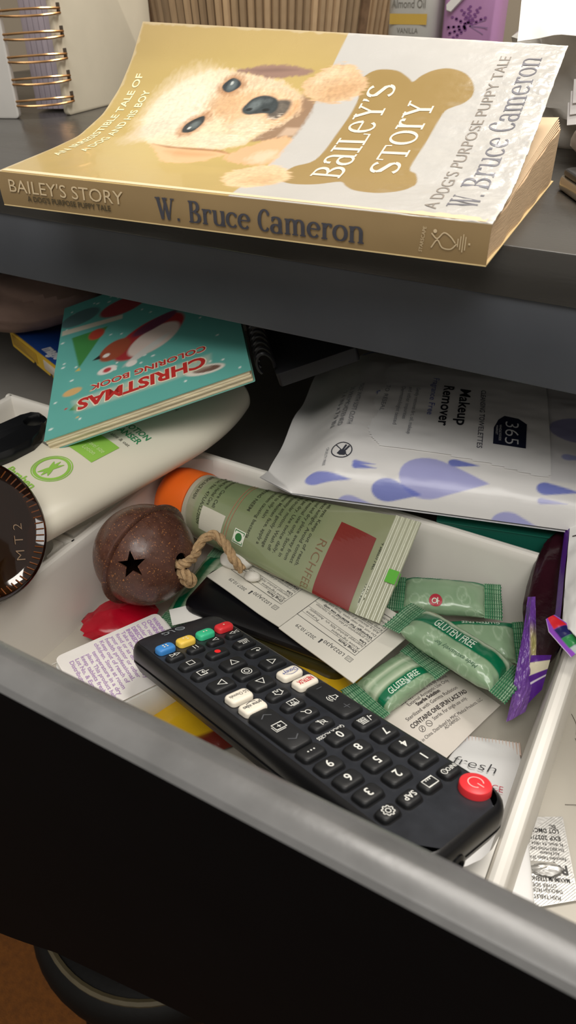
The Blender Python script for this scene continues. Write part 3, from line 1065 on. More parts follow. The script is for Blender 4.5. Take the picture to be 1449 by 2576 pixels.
phone = thing('phone', (234, 132, 0), 'black phone with a silver edge on the dresser top, right of the paperback', 'phone')
pf = yawfr(234, 132, 0, 30)
mk('silver_frame', *rbox(pf, 34, 22, .3, 6.0, r=6, bev=1.4, n=6), M('silver_metal', (190, 184, 170), rough=.25, metal=.9), phone)
mk('black_back', *rbox(pf, 33.2, 21.2, 6.0, 8.6, r=6, bev=1.0, n=6), M('black_glass', (22, 23, 26), rough=.25), phone)

# ================================================================== REMOTE CONTROL
RO = npv((222.2, -90.06, -121.35))
RU, RV = npv((-.3406, -.9135, .2224)), npv((.9345, -.3062, .1814))
rf = Fr(RO, RU, RV)
remote = thing('remote_control', rf(0, -48, -18), 'long black television remote lying aslant on the clutter at the front of the drawer', 'remote')


def rdrop(v):
    return 3.2 * max(0, (-114 - v) / 13) ** 2


def rp(u, v, n):
    return rf(u, v, n - rdrop(v))


def rring(inset, n, tip=0.0):
    P = []
    for a, b in rrect(21.6 - inset, 77 - inset - tip, max(9 - inset, 2.0), 6):
        P.append((a, b - 48.5))
    # more points along the long sides so the end can bend
    Q = []
    for k in range(len(P)):
        a, b = P[k], P[(k + 1) % len(P)]
        Q.append(a)
        if abs(b[1] - a[1]) > 40:
            Q += [(a[0] + (b[0] - a[0]) * i / 16, a[1] + (b[1] - a[1]) * i / 16) for i in range(1, 16)]
    return [rp(u, v, n) for u, v in Q]


m_rem = M('black_remote_plastic', (17, 17, 19), rough=.36, var=.12, scale=60, bump=.03, bscale=900)
m_remface = M('brushed_black_face', (42, 44, 49), rough=.33, var=.22, scale=160, bump=.06, bscale=260, stretch=(1, 1, 1))
mk('upper_shell', *stack([rring(.5, -9.0), rring(0, -8.2), rring(0, -5), rring(.5, -3.2), rring(1.4, -2.1), rring(2.4, -1.75)], cap=False), m_rem, remote)
nf = []
for v in list(np.linspace(-123.1, -100, 14)) + list(np.linspace(-96, 26.1, 16)):
    k = min(1, (v + 123.1) / 6.6, (26.1 - v) / 6.6)
    hw = 19.2 - 6.6 * (1 - math.sqrt(max(0, 1 - (1 - max(k, 0)) ** 2)))
    nf.append([rp(hw * t, v, -1.74) for t in np.linspace(-1, 1, 5)])
mk('face', [p for r in nf for p in r], [(j * 5 + i, (j + 1) * 5 + i, (j + 1) * 5 + i + 1, j * 5 + i + 1)[::-1] for j in range(len(nf) - 1) for i in range(4)], m_remface, remote)
mk('lower_shell', *stack([rring(9, -17.5, 1), rring(5, -17), rring(2.2, -14.5), rring(.6, -11), rring(.1, -9.5), rring(.9, -9.2), rring(1.2, -8.6)]), m_rem, remote)
hole = Print().disc(0, 0, 2.6, 18, 2.0)
mk('strap_eyelet', *lathe(Fr(rf(7, 28.4, -9.5), RU, np.cross(RV, RU)), [(3.2, -.5), (3.4, .5), (2.2, .9), (1.5, .2), (1.5, -1)], 18), m_rem, remote)

m_key = M('rubber_key', (25, 26, 28), rough=.5, var=.1, scale=100)
m_keyw = M('white_key', (232, 224, 208), rough=.4, var=.03)
m_ink = M('white_key_print', (222, 222, 216), rough=.5, var=.02)


def key(u, v, a, b, mat=m_key, top=0.0, r=1.6, name='key', dome=.25):
    fr = Fr(rp(u, v, 0), RU, RV)
    rings = [[fr(x, y, -2.2) for x, y in rrect(a, b, r, 4)], [fr(x, y, top - .9) for x, y in rrect(a, b, r, 4)],
             [fr(x, y, top - .3) for x, y in rrect(a - .25, b - .25, r, 4)], [fr(x, y, top - .05) for x, y in rrect(a - .7, b - .7, r, 4)],
             [fr(x, y, top + .0) for x, y in rrect(a * .5, b * .5, r, 4)]]
    k = mk(name, *stack(rings), mat, remote)
    k2 = mk('key_well', *stack([[fr(x, y, -2.0) for x, y in rrect(a + .55, b + .55, r + .5, 4)], [fr(x, y, -1.66) for x, y in rrect(a + .45, b + .45, r + .5, 4)]]), m_rem, k)
    return k, (lambda p, q, h: fr(p, q, top + h))


NUM = [(13, 0, '3'), (0, 0, '2'), (-13, 0, '1'), (13, -8.16, '6'), (0, -8.16, '5'), (-13, -8.16, '4'), (13, -16.3, '9'), (0, -16.3, '8'), (-13, -16.3, '7'), (0, -24.5, '0')]
for u, v, s in NUM:
    k, f = key(u, v, 4.7, 3.0)
    Print().text(s, 0, -1.55, 3.1, align='C', bold=.012).build('numeral', f, m_ink, k, .1)
k, f = key(13, -24.5, 4.7, 3.0)
pr = Print()
for i in (-1, 0, 1):
    pr.disc(i * 1.3, 0, .32, 10)
pr.build('dots_mark', f, m_ink, k, .1)
k, f = key(-13, -24.5, 4.7, 2.9)
Print().text('-/', -2.9, -1.3, 2.6, bold=.01).line([(0, 1.2), (3.2, 1.2)], .3).line([(0, .55), (3.2, .55)], .3).line([(0, -.1), (3.2, -.1)], .3).text('GUIDE', -.1, -1.6, 1.15, 3.5, bold=.02).build('guide_mark', f, m_ink, k, .1)
P4 = 9.57
# top row
k, f = key(-1.5 * P4, 8.8, 3.7, 2.5)
Print().text('INFO', -3.0, -.75, 1.5, 4.4, bold=.01).ring(2.5, 0, 1.0, .25).text('i', 2.5, -.6, 1.2, align='C').build('info_mark', f, m_ink, k, .1)
k, f = key(-.5 * P4, 8.8, 3.7, 2.5)
pr = Print().line([(-2.3, -1.5), (2.3, -1.5), (2.3, 1.5), (-2.3, 1.5)], .3, closed=True)
for i in (-1, 0, 1):
    pr.rect(i * .9, -.9, .22, .22)
pr.build('window_mark', f, m_ink, k, .1)
k, f = key(.5 * P4, 8.8, 3.7, 2.6)
Print().text('SAP', 0, -1.0, 2.0, 4.9, align='C', bold=.012).build('sap_mark', f, m_ink, k, .1)
k, f = key(1.5 * P4, 8.8, 3.7, 2.5)
pr = Print().ring(0, 0, .8, .3)
pr.line([((1.75 + .2 * (1 if (i % 4) < 2 else -1)) * math.cos(2 * math.pi * i / 32), (1.75 + .2 * (1 if (i % 4) < 2 else -1)) * math.sin(2 * math.pi * i / 32)) for i in range(32)], .3, closed=True)
pr.build('gear_mark', f, m_ink, k, .1)
# power key
pf_ = Fr(rp(-14.3, 18.4, 0), RU, RV)
pk = mk('power_key', *lathe(pf_, [(5.0, -2), (5.0, -.1), (4.8, .55), (4.3, .85), (.3, .95)], 36), M('red_key', (222, 52, 58), rough=.4), remote)
pr = Print().ring(0, 0, 2.3, .32, 26, 125, 415).line([(0, .6), (0, 2.9)], .32)
pr.build('power_mark', lambda a, b, h: pf_(a, b, .93 + h), M('pale_red_print', (244, 190, 184), rough=.5), pk, .1)
pr = Print()
for i in range(3):
    for j in range(4):
        pr.disc(-3.8 - 1.6 * j + i * .8, 26.0 - i * 1.0 - 1.4, .22, 8)
# text between keys
pr = Print().text('QUICK ACCESS', 0, -29.3, 1.45, 12.2, align='C', bold=.01)
pr.build('face_lettering', lambda a, b, h: rp(a, b, -1.74 + h), m_ink, remote, .12)
Print().text('LG', 2.2, -120.6, 3.0, 5.4, bold=.012).ring(-.9, -119.1, 1.9, .4).build('maker_lettering', lambda a, b, h: rp(a, b, -1.74 + h), M('grey_face_print', (150, 156, 160), rough=.5), remote, .12)
pr = Print().disc(-.9, -119.1, 1.7, 18).text('AKB76037601', -2.0, -124.0, 1.1, 9.5)
pr.build('model_lettering', lambda a, b, h: rp(a, b, -1.74 + h), M('dim_face_print', (84, 90, 94), rough=.5), remote, .11)
# colour keys
for i, (nm, c, n) in enumerate((('red_key', (222, 60, 60), 1), ('green_key', (60, 190, 140), 2), ('yellow_key', (238, 200, 84), 3), ('blue_key', (62, 132, 200), 4))):
    k, f = key((i - 1.5) * P4, -106.5, 3.9, 2.5, M(nm, c, rough=.4), top=.7, name=nm)
    pr = Print()
    for q in range(n):
        pr.disc(((q % 2) - (.5 if n > 1 else 0)) * 1.4, ((q // 2) - (.5 if n > 2 else 0)) * 1.2, .38, 9)
    pr.build('key_dots', f, M('pale_dot', (240, 226, 200), rough=.5), k, .1)
# transport row
TR = []
tri = lambda pr, x, y, s, d: pr.line([(x - s * d, y - s * .8), (x + s * d, y), (x - s * d, y + s * .8)], .28, closed=True)
for i in range(4):
    k, f = key((i - 1.5) * P4, -99.6, 3.6, 2.2)
    pr = Print()
    if i == 0:
        tri(pr, -1.0, 0, 1.1, 1), tri(pr, 1.1, 0, 1.1, 1)
    elif i == 1:
        tri(pr, 0, 0, 1.2, 1)
    elif i == 2:
        pr.rect(-.7, 0, .16, 1.2).rect(.7, 0, .16, 1.2)
    else:
        tri(pr, -1.1, 0, 1.1, -1), tri(pr, 1.0, 0, 1.1, -1)
    pr.build('transport_mark', f, m_ink, k, .1)
# second block
k, f = key(0, -91.5, 4.6, 2.5)
Print().disc(0, 0, 1.25, 20).build('record_dot', f, M('record_red', (232, 40, 44), rough=.4), k, .1)
k, f = key(-13, -91.2, 4.6, 2.5)
Print().text('LIST', 0, .2, 1.3, 3.4, align='C', bold=.02).line([(-2.2, -.3), (2.2, -.3)], .24).line([(-2.2, -.85), (2.2, -.85)], .24).line([(-2.2, -1.4), (2.2, -1.4)], .24).build('list_mark', f, m_ink, k, .1)
k, f = key(13, -91, 4.6, 2.5)
Print().line([(-1.3, -1.2), (1.3, -1.2), (1.3, 1.2), (-1.3, 1.2)], .3, closed=True).build('stop_mark', f, m_ink, k, .1)
k, f = key(-13, -83.2, 4.6, 2.5)
Print().line([(2.0, -1.0), (-.8, -1.0), (-1.6, -.3), (-1.4, .6), (-.2, .8), (.6, .8)], .3).line([(-.2, 1.5), (.8, .8), (-.2, .1)], .3).build('return_mark', f, m_ink, k, .1)
k, f = key(13, -82.7, 4.6, 2.6)
Print().line([(-.8, .4), (-.8, 1.5), (2.2, 1.5), (2.2, -1.4), (-.8, -1.4), (-.8, -.5)], .3).line([(-2.4, 0), (.6, 0)], .3).line([(-.2, .8), (.7, 0), (-.2, -.8)], .3).build('input_mark', f, m_ink, k, .1)
# navigation keys
for u, v, nm, dg in ((0, -81.6, 'up', 180), (0, -64.6, 'down', 0), (-12.4, -73, 'left', 90), (12.2, -72.8, 'right', 270)):
    k, f = key(u, v, 4.9, 3.3)
    c, d = math.cos(math.radians(dg)), math.sin(math.radians(dg))
    Print().line([(c * p - d * q, d * p + c * q) for p, q in ((-1.7, -1.4), (1.7, -1.4), (0, 1.6))], .32, closed=True).build('arrow_mark', f, m_ink, k, .1)
k, f = key(0, -73.3, 4.9, 3.2)
Print().ring(0, 0, 1.0, .32).ring(0, 0, 1.95, .32).build('ok_mark', f, m_ink, k, .1)
# streaming keys
for u, v, s, c, h, w, b in ((-12.6, -54.7, 'NETFLIX', (206, 44, 52), 2.2, 7.0, .02), (-12.2, -62.8, 'Disney+', (46, 70, 150), 2.2, 7.0, .0), (12.2, -62.4, 'LG Channels', (70, 68, 66), 1.6, 7.8, 0), (12.4, -54.4, 'prime video', (60, 62, 66), 1.7, 7.8, .01)):
    k, f = key(u, v, 4.9, 3.0, m_keyw, top=.5, name='streaming_key')
    pr = Print().text(s, 0, -1.0, h, w, align='C', bold=b)
    if s[0] == 'p':
        pr.line(spline([(-2.4, -1.6), (-.4, -2.1), (1.8, -1.5)], 5), .25)
    if s[0] == 'D':
        pr.line(spline([(-2.6, 1.5), (.4, 2.0), (2.6, .9)], 5), .2)
    pr.build('key_lettering', f, M('ink_' + s[:2].lower(), c, rough=.5), k, .1)
# middle column
k, f = key(0, -55.3, 4.6, 2.4)
Print().line([(-1.5, -1.4), (-.4, -1.4), (-.4, -.5), (.4, -.5), (.4, -1.4), (1.5, -1.4), (1.5, .3), (2.1, .3), (0, 1.7), (-2.1, .3), (-1.5, .3)], .28, closed=True).build('home_mark', f, m_ink, k, .1)
k, f = key(0, -47.4, 4.6, 2.4)
Print().text('TV', 0, -.9, 1.6, 2.4, align='C', bold=.02).line([(-2.0, -1.4), (2.0, -1.4), (2.0, 1.1), (-2.0, 1.1)], .26, closed=True).line([(-1.3, 1.6), (1.3, 1.6)], .26).build('tv_mark', f, m_ink, k, .1)
k, f = key(0, -40.3, 4.6, 2.3)
Print().ring(-.4, .2, 1.05, .3).line([(.4, -.5), (1.7, -1.4)], .32).build('search_mark', f, m_ink, k, .1)
k, f = key(0, -33.0, 4.6, 2.3)
Print().line([(-1.2, -.6), (-.5, -.6), (.7, -1.5), (.7, 1.5), (-.5, .6), (-1.2, .6)], .26, closed=True).line([(-1.7, 1.3), (1.7, -1.3)], .28).build('mute_mark', f, m_ink, k, .1)
# rockers
k, f = key(-13.4, -40.8, 4.9, 10.6, name='volume_rocker', r=2.2)
Print().line([(-1.6, -.7), (-.7, -.7), (.6, -1.7), (.6, 1.7), (-.7, .7), (-1.6, .7)], .3, closed=True).ring(.6, 0, 1.2, .28, 12, -60, 60).ring(.6, 0, 2.0, .28, 12, -55, 55).build('volume_mark', f, m_ink, k, .1)
m_dimk = M('dim_key_print', (84, 86, 90), rough=.5)
Print().line([(-1.5, 6.6), (1.5, 6.6)], .3).line([(0, 5.1), (0, 8.1)], .3).line([(-1.3, -7.4), (1.3, -7.4)], .3).build('plus_minus_mark', f, m_dimk, k, .1)
k, f = key(12.8, -40.0, 4.9, 11.6, name='channel_rocker', r=2.2)
Print().line([(-2.3, -1.9), (2.0, -1.9), (2.0, 1.1), (-2.3, 1.1)], .3, closed=True).line([(-1.4, 1.8), (2.7, 1.8), (2.7, -1.0)], .26).line([(-.9, -.4), (.7, -.4)], .28).line([(-.1, -1.2), (-.1, .4)], .28).build('channel_mark', f, m_ink, k, .1)
Print().line([(-2.2, 6.6), (0, 8.2), (2.2, 6.6)], .4).line([(-2.2, -6.6), (0, -8.2), (2.2, -6.6)], .4).build('chevron_mark', f, m_dimk, k, .1)

# ================================================================== JINGLE BELL
BC = npv((69.5, -23.4, -143.3))
cr, cu_, cb = npv((.8725, .4886, -.0079)), npv((-.2800, .5126, .8117)), npv((.4007, -.7060, .5841))
bn = .91 * (.86 * cr - .5 * cu_) + .41 * cb
bn = bn / np.linalg.norm(bn)
bellf = Fr(BC, np.cross(bn, cu_) / np.linalg.norm(np.cross(bn, cu_)), N=bn)
bell = thing('jingle_bell', BC + npv((0, 0, -24)), 'brown metal jingle bell with star cut-out and jute cord, in the tray corner', 'bell')
m_bell = M('rust_brown_enamel', (86, 56, 46), rough=.3, var=.22, scale=300, bump=.08, bscale=420, rvar=.1, fleck=((178, 118, 70), 1300, .63))
m_dark = M('hollow_dark', (7, 6, 6), rough=.9)
RB_ = 23.9
prof = [(.3, -RB_)] + [(RB_ * math.cos(t), RB_ * math.sin(t)) for t in np.linspace(-math.pi / 2 + .08, math.pi / 2 - .08, 40)] + [(.3, RB_)]
prof += [(.3, RB_ - 1.3)] + [((RB_ - 1.3) * math.cos(t), (RB_ - 1.3) * math.sin(t)) for t in np.linspace(math.pi / 2 - .08, -math.pi / 2 + .08, 40)] + [(.3, -RB_ + 1.3)]
V, F = lathe(bellf, prof, 64, cap=False)
n = 64
F += [((len(prof) - 1) * n + i, (len(prof) - 1) * n + (i + 1) % n, (i + 1) % n, i) for i in range(n)]
shell = mk('shell', V, F, m_bell, bell)


def cutter(d, poly, depth=10):
    d = npv(d) / np.linalg.norm(d)
    fr = Fr(BC + d * (RB_ - depth), cr - d * (cr @ d), N=d)
    V, F = stack([[fr(x, y, 0) for x, y in poly], [fr(x, y, depth + 6) for x, y in poly]])
    return mk('cutter', V, F, m_dark, bell, smooth=False)


star = [((6.6 if i % 2 == 0 else 2.7) * math.cos(math.radians(97 + 36 * i)), (6.6 if i % 2 == 0 else 2.7) * math.sin(math.radians(97 + 36 * i))) for i in range(10)]
star_d = -.055 * cr - .13 * cu_ + .99 * cb
hole_d = .80 * cr - .16 * cu_ + .57 * cb
cuts = [cutter(star_d, star), cutter(hole_d, [(4.2 * math.cos(2 * math.pi * i / 20), 5.6 * math.sin(2 * math.pi * i / 20)) for i in range(20)])]
for c in cuts:
    md = shell.modifiers.new('cut', 'BOOLEAN')
    md.object = c
    md.operation = 'DIFFERENCE'
    md.solver = 'EXACT'
bpy.context.view_layer.update()
me = bpy.data.meshes.new_from_object(shell.evaluated_get(bpy.context.evaluated_depsgraph_get()))
shell.modifiers.clear()
shell.data = me
for c in cuts:
    bpy.data.objects.remove(c)
me.shade_smooth()
me.set_sharp_from_angle(angle=math.radians(40))
if not me.materials:
    me.materials.append(m_bell)
mk('flange', *lathe(bellf, [(RB_ - .6, -.8), (RB_ + 1.8, -.8), (RB_ + 2.4, -.4), (RB_ + 2.4, .4), (RB_ + 1.8, .8), (RB_ - .6, .8)], 72, cap=False), m_bell, bell)
mk('inner_clapper', *lumpy(Fr(BC + npv((0, 0, -16)), (1, 0, 0), (0, 1, 0)), 5, 5, 5, amp=0), m_dark, bell)
m_jute = M('jute_cord', (178, 148, 110), rough=.95, var=.3, scale=500, bump=.5, bscale=1500)


def rope(P, r, tw=2.2, strands=3):
    P = spline(P, 10)
    out = []
    for s in range(strands):
        Q = []
        for k, p in enumerate(P):
            t = P[min(k + 1, len(P) - 1)] - P[max(k - 1, 0)]
            t = t / np.linalg.norm(t)
            x = np.cross(t, npv((.2, .3, .93)))
            x /= np.linalg.norm(x)
            y = np.cross(t, x)
            a = 2 * math.pi * s / strands + k * tw / 6
            Q.append(p + (x * math.cos(a) + y * math.sin(a)) * r * .62)
        out.append(tube(Q, r * .62, 6))
    return join(*out)


cord = mk('jute_cord', *join(
    rope([BC + hole_d * 18.5, BC + hole_d * 24.3 + npv((1, 0, 1)), (93.6, -17.3, -139.4), (92.2, -9.6, -137), (94.6, -2.3, -136.5), (100.9, -2.8, -138.9), (106.7, -4.9, -144.2), (111.1, -4.7, -150)], 2.0),
    rope([(90.7, -26.1, -144.2), (95.6, -27.5, -141.3), (98.5, -27, -144.2), (96.1, -26.1, -147.1), (92, -25.6, -145.7)], 2.2)), m_jute, bell)

# ================================================================== FACE WASH TUBE
c0, c1 = npv((62.8, 30.8, -151.5)), npv((168.2, 22.6, -143.5))
tf = Fr(c0, c1 - c0, N=(0, 0, 1))                 # u along the tube, v back, n up
TL = np.linalg.norm(c1 - c0)
fwash = thing('face_wash_tube', (115, 27, -168), 'green translucent face wash tube with an orange cap, lying under the wipes packet', 'tube')


def tsec(x, c):
    """point of the tube skin: x along, c = arc position in -1..1 counted downwards over the visible side"""
    w = max(0, min(1, (x - 4) / (TL - 4)))
    a = 16.8 + (25.2 - 16.8) * w ** 1.15
    b = 16.8 * (1 - w) ** .72 + .6
    roll = math.radians(36) * w
    th = math.pi / 2 - c * math.pi              # c=0 is the top, c=.5 the near side
    p, q = a * math.cos(th), b * math.sin(th)
    return tf(x, -(p * math.cos(roll) - q * math.sin(roll)) if False else -p * math.cos(roll) + q * math.sin(roll), q * math.cos(roll) + p * -math.sin(roll))


def tskin(c, x, h):
    p = tsec(x, c)
    e = .004
    n = np.cross(npv(tsec(x + .5, c)) - p, npv(tsec(x, c + e)) - p)
    n = n / max(np.linalg.norm(n), 1e-9)
    if n @ (p - tf(x, 0, 0)) < 0:
        n = -n
    return p + n * h


us, vs = np.linspace(-1, 1, 145), np.linspace(0, TL, 120)
P = Paint(us, vs, (154, 160, 124))
P.mix(np.clip((9 - P.Vv) / 1.5, 0, 1), (168, 160, 138), .9)
P.mix(np.clip(1 - abs(P.U) / .28, 0, 1) * np.clip((P.Vv - 10) / 4, 0, 1) * np.clip((75 - P.Vv) / 12, 0, 1), (92, 108, 66), .55)
P.mix(fbm(P.U * 6, P.Vv / 14, 3) * np.clip((80 - P.Vv) / 12, 0, 1), (128, 150, 108), .5)
P.C[..., 3] = 1
m_fw = M('translucent_green_tube', attr=True, rough=.2, var=.05, scale=60, coat=.5, trans=.2, bscale=60, wrinkle=.12)
body = mk('tube_body', *grid(lambda c, x: tsec(x, c), us, vs), m_fw, fwash, cols=P.cols())
m_crimp = M('clear_crimp', (200, 202, 176), rough=.22, var=.06, trans=.25, coat=.3)
cdir = npv(tsec(TL, 0.5)) - npv(tsec(TL, -0.5))
crw = np.linalg.norm(cdir)
cf = Fr(tf(TL, 0, 0), tf.u, cdir)
mk('crimp', *sheet(lambda a, b, h: cf(a, b, h + .5 + .35 * math.sin(a * 2.4)), np.linspace(-1, 11.5, 36), np.linspace(-crw / 2, crw / 2, 12), 1.0), m_crimp, fwash)
Print().rect(9, 3.5, 2.6, 3.2).build('green_mark', lambda a, b, h: cf(a, b, 1.2 + h), M('bright_green', (92, 178, 56), rough=.5), fwash, .3)
Print().rect(9, 3.5, 2.6, 3.2).build('green_mark', lambda a, b, h: cf(a, b, -1.2 - h), M('bright_green'), fwash, .3)
capf = Fr(c0, -tf.u, N=(0, 0, 1))
capfr = Fr(c0, tf.v, tf.n)
capfr = Fr(c0, tf.v, -tf.n) if np.cross(tf.v, tf.n) @ tf.u > 0 else capfr
mk('orange_cap', *lathe(capfr, [(16.2, -1.5), (18.0, -1.3), (18.2, 0), (17.9, 13), (17.0, 17.5), (14.4, 19.8), (.5, 20.4)], 48), M('orange_plastic', (232, 104, 30), rough=.38, var=.04, sss=.1), fwash)
mk('cap_ring', *lathe(capfr, [(16.7, -4.4), (17.5, -4.2), (17.5, -1.6), (16.7, -1.4)], 48, cap=False), M('clear_ring', (196, 190, 170), rough=.3, trans=.3), fwash)
m_tink = M('dark_tube_print', (58, 62, 44), rough=.5)
K = 1 / 49.0                                      # mm of arc to c
tm = lambda a, b, h: tskin(a * K, b, h)
pr = Print()
lines = [('AYURVEDIC FACE WASH', 6), ('Mfg. Lic. No. 47/UA/LL/2009', 12), ('Marketed by: Herbal Care', 15.5), ('Customer Care Cell', 19), ('PURIFYING NEEM', 38), ('Kills problem causing bacteria', 44), ('Normal to oily skin', 47.5), ('Directions: Moisten face, apply a', 51), ('small quantity and gently massage', 54.5), ('with a circular motion. Wash off', 58), ('and pat dry. Use twice daily.', 61.5), ('For external use only. Store in', 65), ('a cool and dry place away from', 68.5), ('direct sunlight. Avoid contact', 72), ('with eyes. Keep out of reach.', 75)]
for s, x in lines:
    pr.text(s, -9 if x < 36 else -14, x * .93, 1.7, 30 if len(s) > 24 else 20, deg=0, bold=.012)
pr.text('4 Batch No.', -6, 104.0, 2.0, 9, bold=.02).text('4 Mfg. Date', 7, 104.5, 2.0, 8, bold=.02).text('4 MRP. (Rs.) Incl. of all taxes', 18, 105, 1.5, 14, bold=.02)
pr.build('printed_text', tm, m_tink, fwash, .22)
cb_ = [(-6 + 33 * i / 24, 81 + 19.5 * j / 8 + (1.5 * i / 24)) for j in range(9) for i in range(25)]
Print().add(cb_, [(j * 25 + i, j * 25 + i + 1, (j + 1) * 25 + i + 1, (j + 1) * 25 + i) for j in range(8) for i in range(24)]).build('maroon_block', tm, M('maroon_block', (126, 46, 42), rough=.22, var=.06, coat=.5), fwash, .2)
pr = Print().text('RICHFEEL', 3, 75.5, 4.0, 23, bold=-.012)
pr.build('brand_lettering', tm, M('brown_tube_print', (120, 88, 60), rough=.5), fwash, .22)
wp_ = [(12 + 11 * i / 10, 13 + 14 * j / 6) for j in range(7) for i in range(11)]
Print().add(wp_, [(j * 11 + i, j * 11 + i + 1, (j + 1) * 11 + i + 1, (j + 1) * 11 + i) for j in range(6) for i in range(10)]).build('white_panel', tm, M('pale_panel', (198, 194, 178), rough=.45), fwash, .2)
pr = Print().add([(14.3 + 6.4 * i / 6, 34.3 + 6.4 * j / 6) for j in range(7) for i in range(7)], [(j * 7 + i, j * 7 + i + 1, (j + 1) * 7 + i + 1, (j + 1) * 7 + i) for j in range(6) for i in range(6)])
pr.build('dot_panel', tm, M('white_panel', (222, 224, 208), rough=.45), fwash, .24)
Print().disc(17.5, 37.5, 1.9, 18).line([(14.9, 34.9), (20.1, 34.9), (20.1, 40.1), (14.9, 40.1)], .4, closed=True).build('green_dot', tm, M('leaf_green', (42, 110, 52), rough=.5), fwash, .36)
pr = Print()
for x in (28.5, 30.2):
    pr.line([(a, x) for a in np.linspace(-10, 32, 24)], .35)
pr.line([(28, x) for x in np.linspace(30, 76, 20)], .3)
pr.build('red_rule', tm, M('faded_red_print', (164, 110, 86), rough=.5), fwash, .22)

# ================================================================== MAKE-UP WIPES PACKET
W0 = npv((99, 33, -130.0))
wyaw = math.radians(15.3)
WU_, WV_ = npv((math.cos(wyaw), math.sin(wyaw), 0)), npv((-math.sin(wyaw), math.cos(wyaw), 0))
WPR = npv([(0, 0), (1.5, 6), (5, 12), (12, 16.5), (25, 19.5), (50, 21.5), (78, 22), (105, 21.5), (130, 19.5), (143, 16.5), (150, 12), (153.5, 6), (155, 0)])
WSS = np.r_[0, np.cumsum(np.hypot(*np.diff(WPR, axis=0).T))]
_wt = np.linspace(0, WSS[-1], 90)
_wp = _smooth(np.stack([np.interp(_wt, WSS, WPR[:, 0]), np.interp(_wt, WSS, WPR[:, 1])], 1))


def wipe(u, t, h=0.0, under=False):
    a = min(max((u - 4) / 34, 0), 1)
    a = a * a * (3 - 2 * a)
    a2 = min(max((206 - u) / 30, 0), 1)
    a *= a2 * (2 - a2)
    y = np.interp(t, _wt, _wp[:, 0])
    z = np.interp(t, _wt, _wp[:, 1]) * a
    cr_ = (1 - a) * 1.9 * math.sin(y / 9.0) * math.sin(math.pi * min(1, y / 155)) + 1.8 * a * float(fbm(u / 28, t / 18, 71) - .5) * min(1, z / 6)
    # front left corner flares and the back left corner pricks up
    cr_ += 7 * max(0, 1 - (u + y) / 16) + 6 * max(0, 1 - (u + (155 - y)) / 14)
    if under:
        return W0 + WU_ * u + WV_ * y + npv((0, 0, -.35 + cr_ * (1 - a) - 1.0 * a))
    return W0 + WU_ * u + WV_ * y + npv((0, 0, z + cr_ + h))


wipes = thing('wipes_packet', W0 + WU_ * 100 + WV_ * 78 + npv((0, 0, -1)), 'soft white make-up wipes packet with blue water drops, at the drawer back', 'wipes')
us, vs = np.linspace(0, 206, 300), np.linspace(0, WSS[-1], 250)
P = Paint(us, vs, (226, 224, 222))


def drop(P, x0, xt, y, hh, rgb, k=.9, tilt=0.0):
    """a lying drop: round end at x0, tip at xt"""
    pts = [(xt, y + tilt)]
    r = hh
    for i in range(17):
        t = math.radians(65 + (295 - 65) * i / 16)
        pts.append((x0 + r * 1.25 + r * 1.25 * math.cos(t), y + r * math.sin(t)))
    P.poly(pts, rgb, soft=.8, k=k)


dk, md_, lt = (98, 112, 196), (118, 128, 206), (160, 162, 216)
drop(P, 22, 45, 11, 4.0, md_)
drop(P, 67, 109, 17, 11, lt)
drop(P, 55, 79, 8, 5.8, dk, k=.85)
drop(P, 89, 104, 27, 2.6, dk)
drop(P, 39, 62, -2, 5.0, lt)
drop(P, 112, 134, -1, 6.0, lt)
drop(P, 130, 150, 18.4, 3.2, dk)
drop(P, 131, 144, 12, 1.5, lt)
drop(P, 44, 56, 18.6, 1.5, dk, tilt=-.3)
drop(P, 44, 55, 20.4, 1.3, md_)
drop(P, 70, 98, 118, 5, dk)
drop(P, 28, 48, 150, 5, md_)
drop(P, 100, 122, 130, 4, dk)
drop(P, 136, 166, 66, 12, (88, 86, 170))
drop(P, 141, 156, 41, 2.4, dk)
drop(P, 152, 190, 30, 9, lt)
drop(P, 160, 184, 12, 5, dk)
drop(P, 46, 56, 84, 2.6, dk)
P.poly([(136, 23), (136, 130), (152, 130), (152, 23)], (206, 206, 214), soft=.5, k=.35)
P.C[..., 3] = .6
m_wip = M('printed_soft_film', attr=True, rough=.3, var=.02, bscale=90, wrinkle=.25)
top = mk('film_front', *grid(lambda u, t: wipe(u, t), us, vs), m_wip, wipes, cols=P.cols())
mk('film_back', *grid(lambda u, t: wipe(u, t, 0, True), np.linspace(0, 206, 50), np.linspace(0, WSS[-1], 50), True), M('white_film', (222, 222, 224), rough=.35), wipes)
# resealable flap
flap = [(46, 80), (45.5, 74), (47, 68), (50, 62), (48, 55), (47, 47), (50, 37), (55, 32), (66, 31), (83, 31.5), (105, 29), (125, 25), (134, 23.5), (136, 26), (136, 124), (132, 128), (60, 128), (50, 124), (46, 112), (49, 100), (50, 92)]
fs = Paint(np.linspace(44, 138, 95), np.linspace(22, 130, 90), (0, 0, 0))
inside = fs.sd(flap) < .3
gu, gv = np.linspace(44, 138, 95), np.linspace(22, 130, 90)
V = [wipe(u, t, .55) for t in gv for u in gu]
F = [(j * 95 + i, j * 95 + i + 1, (j + 1) * 95 + i + 1, (j + 1) * 95 + i) for j in range(89) for i in range(94) if inside[j, i] and inside[j, i + 1] and inside[j + 1, i] and inside[j + 1, i + 1]]
used_ = sorted({i for f in F for i in f})
mp = {k: i for i, k in enumerate(used_)}
mk('reseal_flap', [V[k] for k in used_], [tuple(mp[i] for i in f) for f in F], M('white_flap_film', (232, 231, 230), rough=.28, var=.02), wipes)
wm = lambda a, b, h: wipe(a, b, h)
m_wblk = M('black_film_print', (30, 32, 40), rough=.4)
m_wgry = M('grey_film_print', (128, 130, 138), rough=.4)
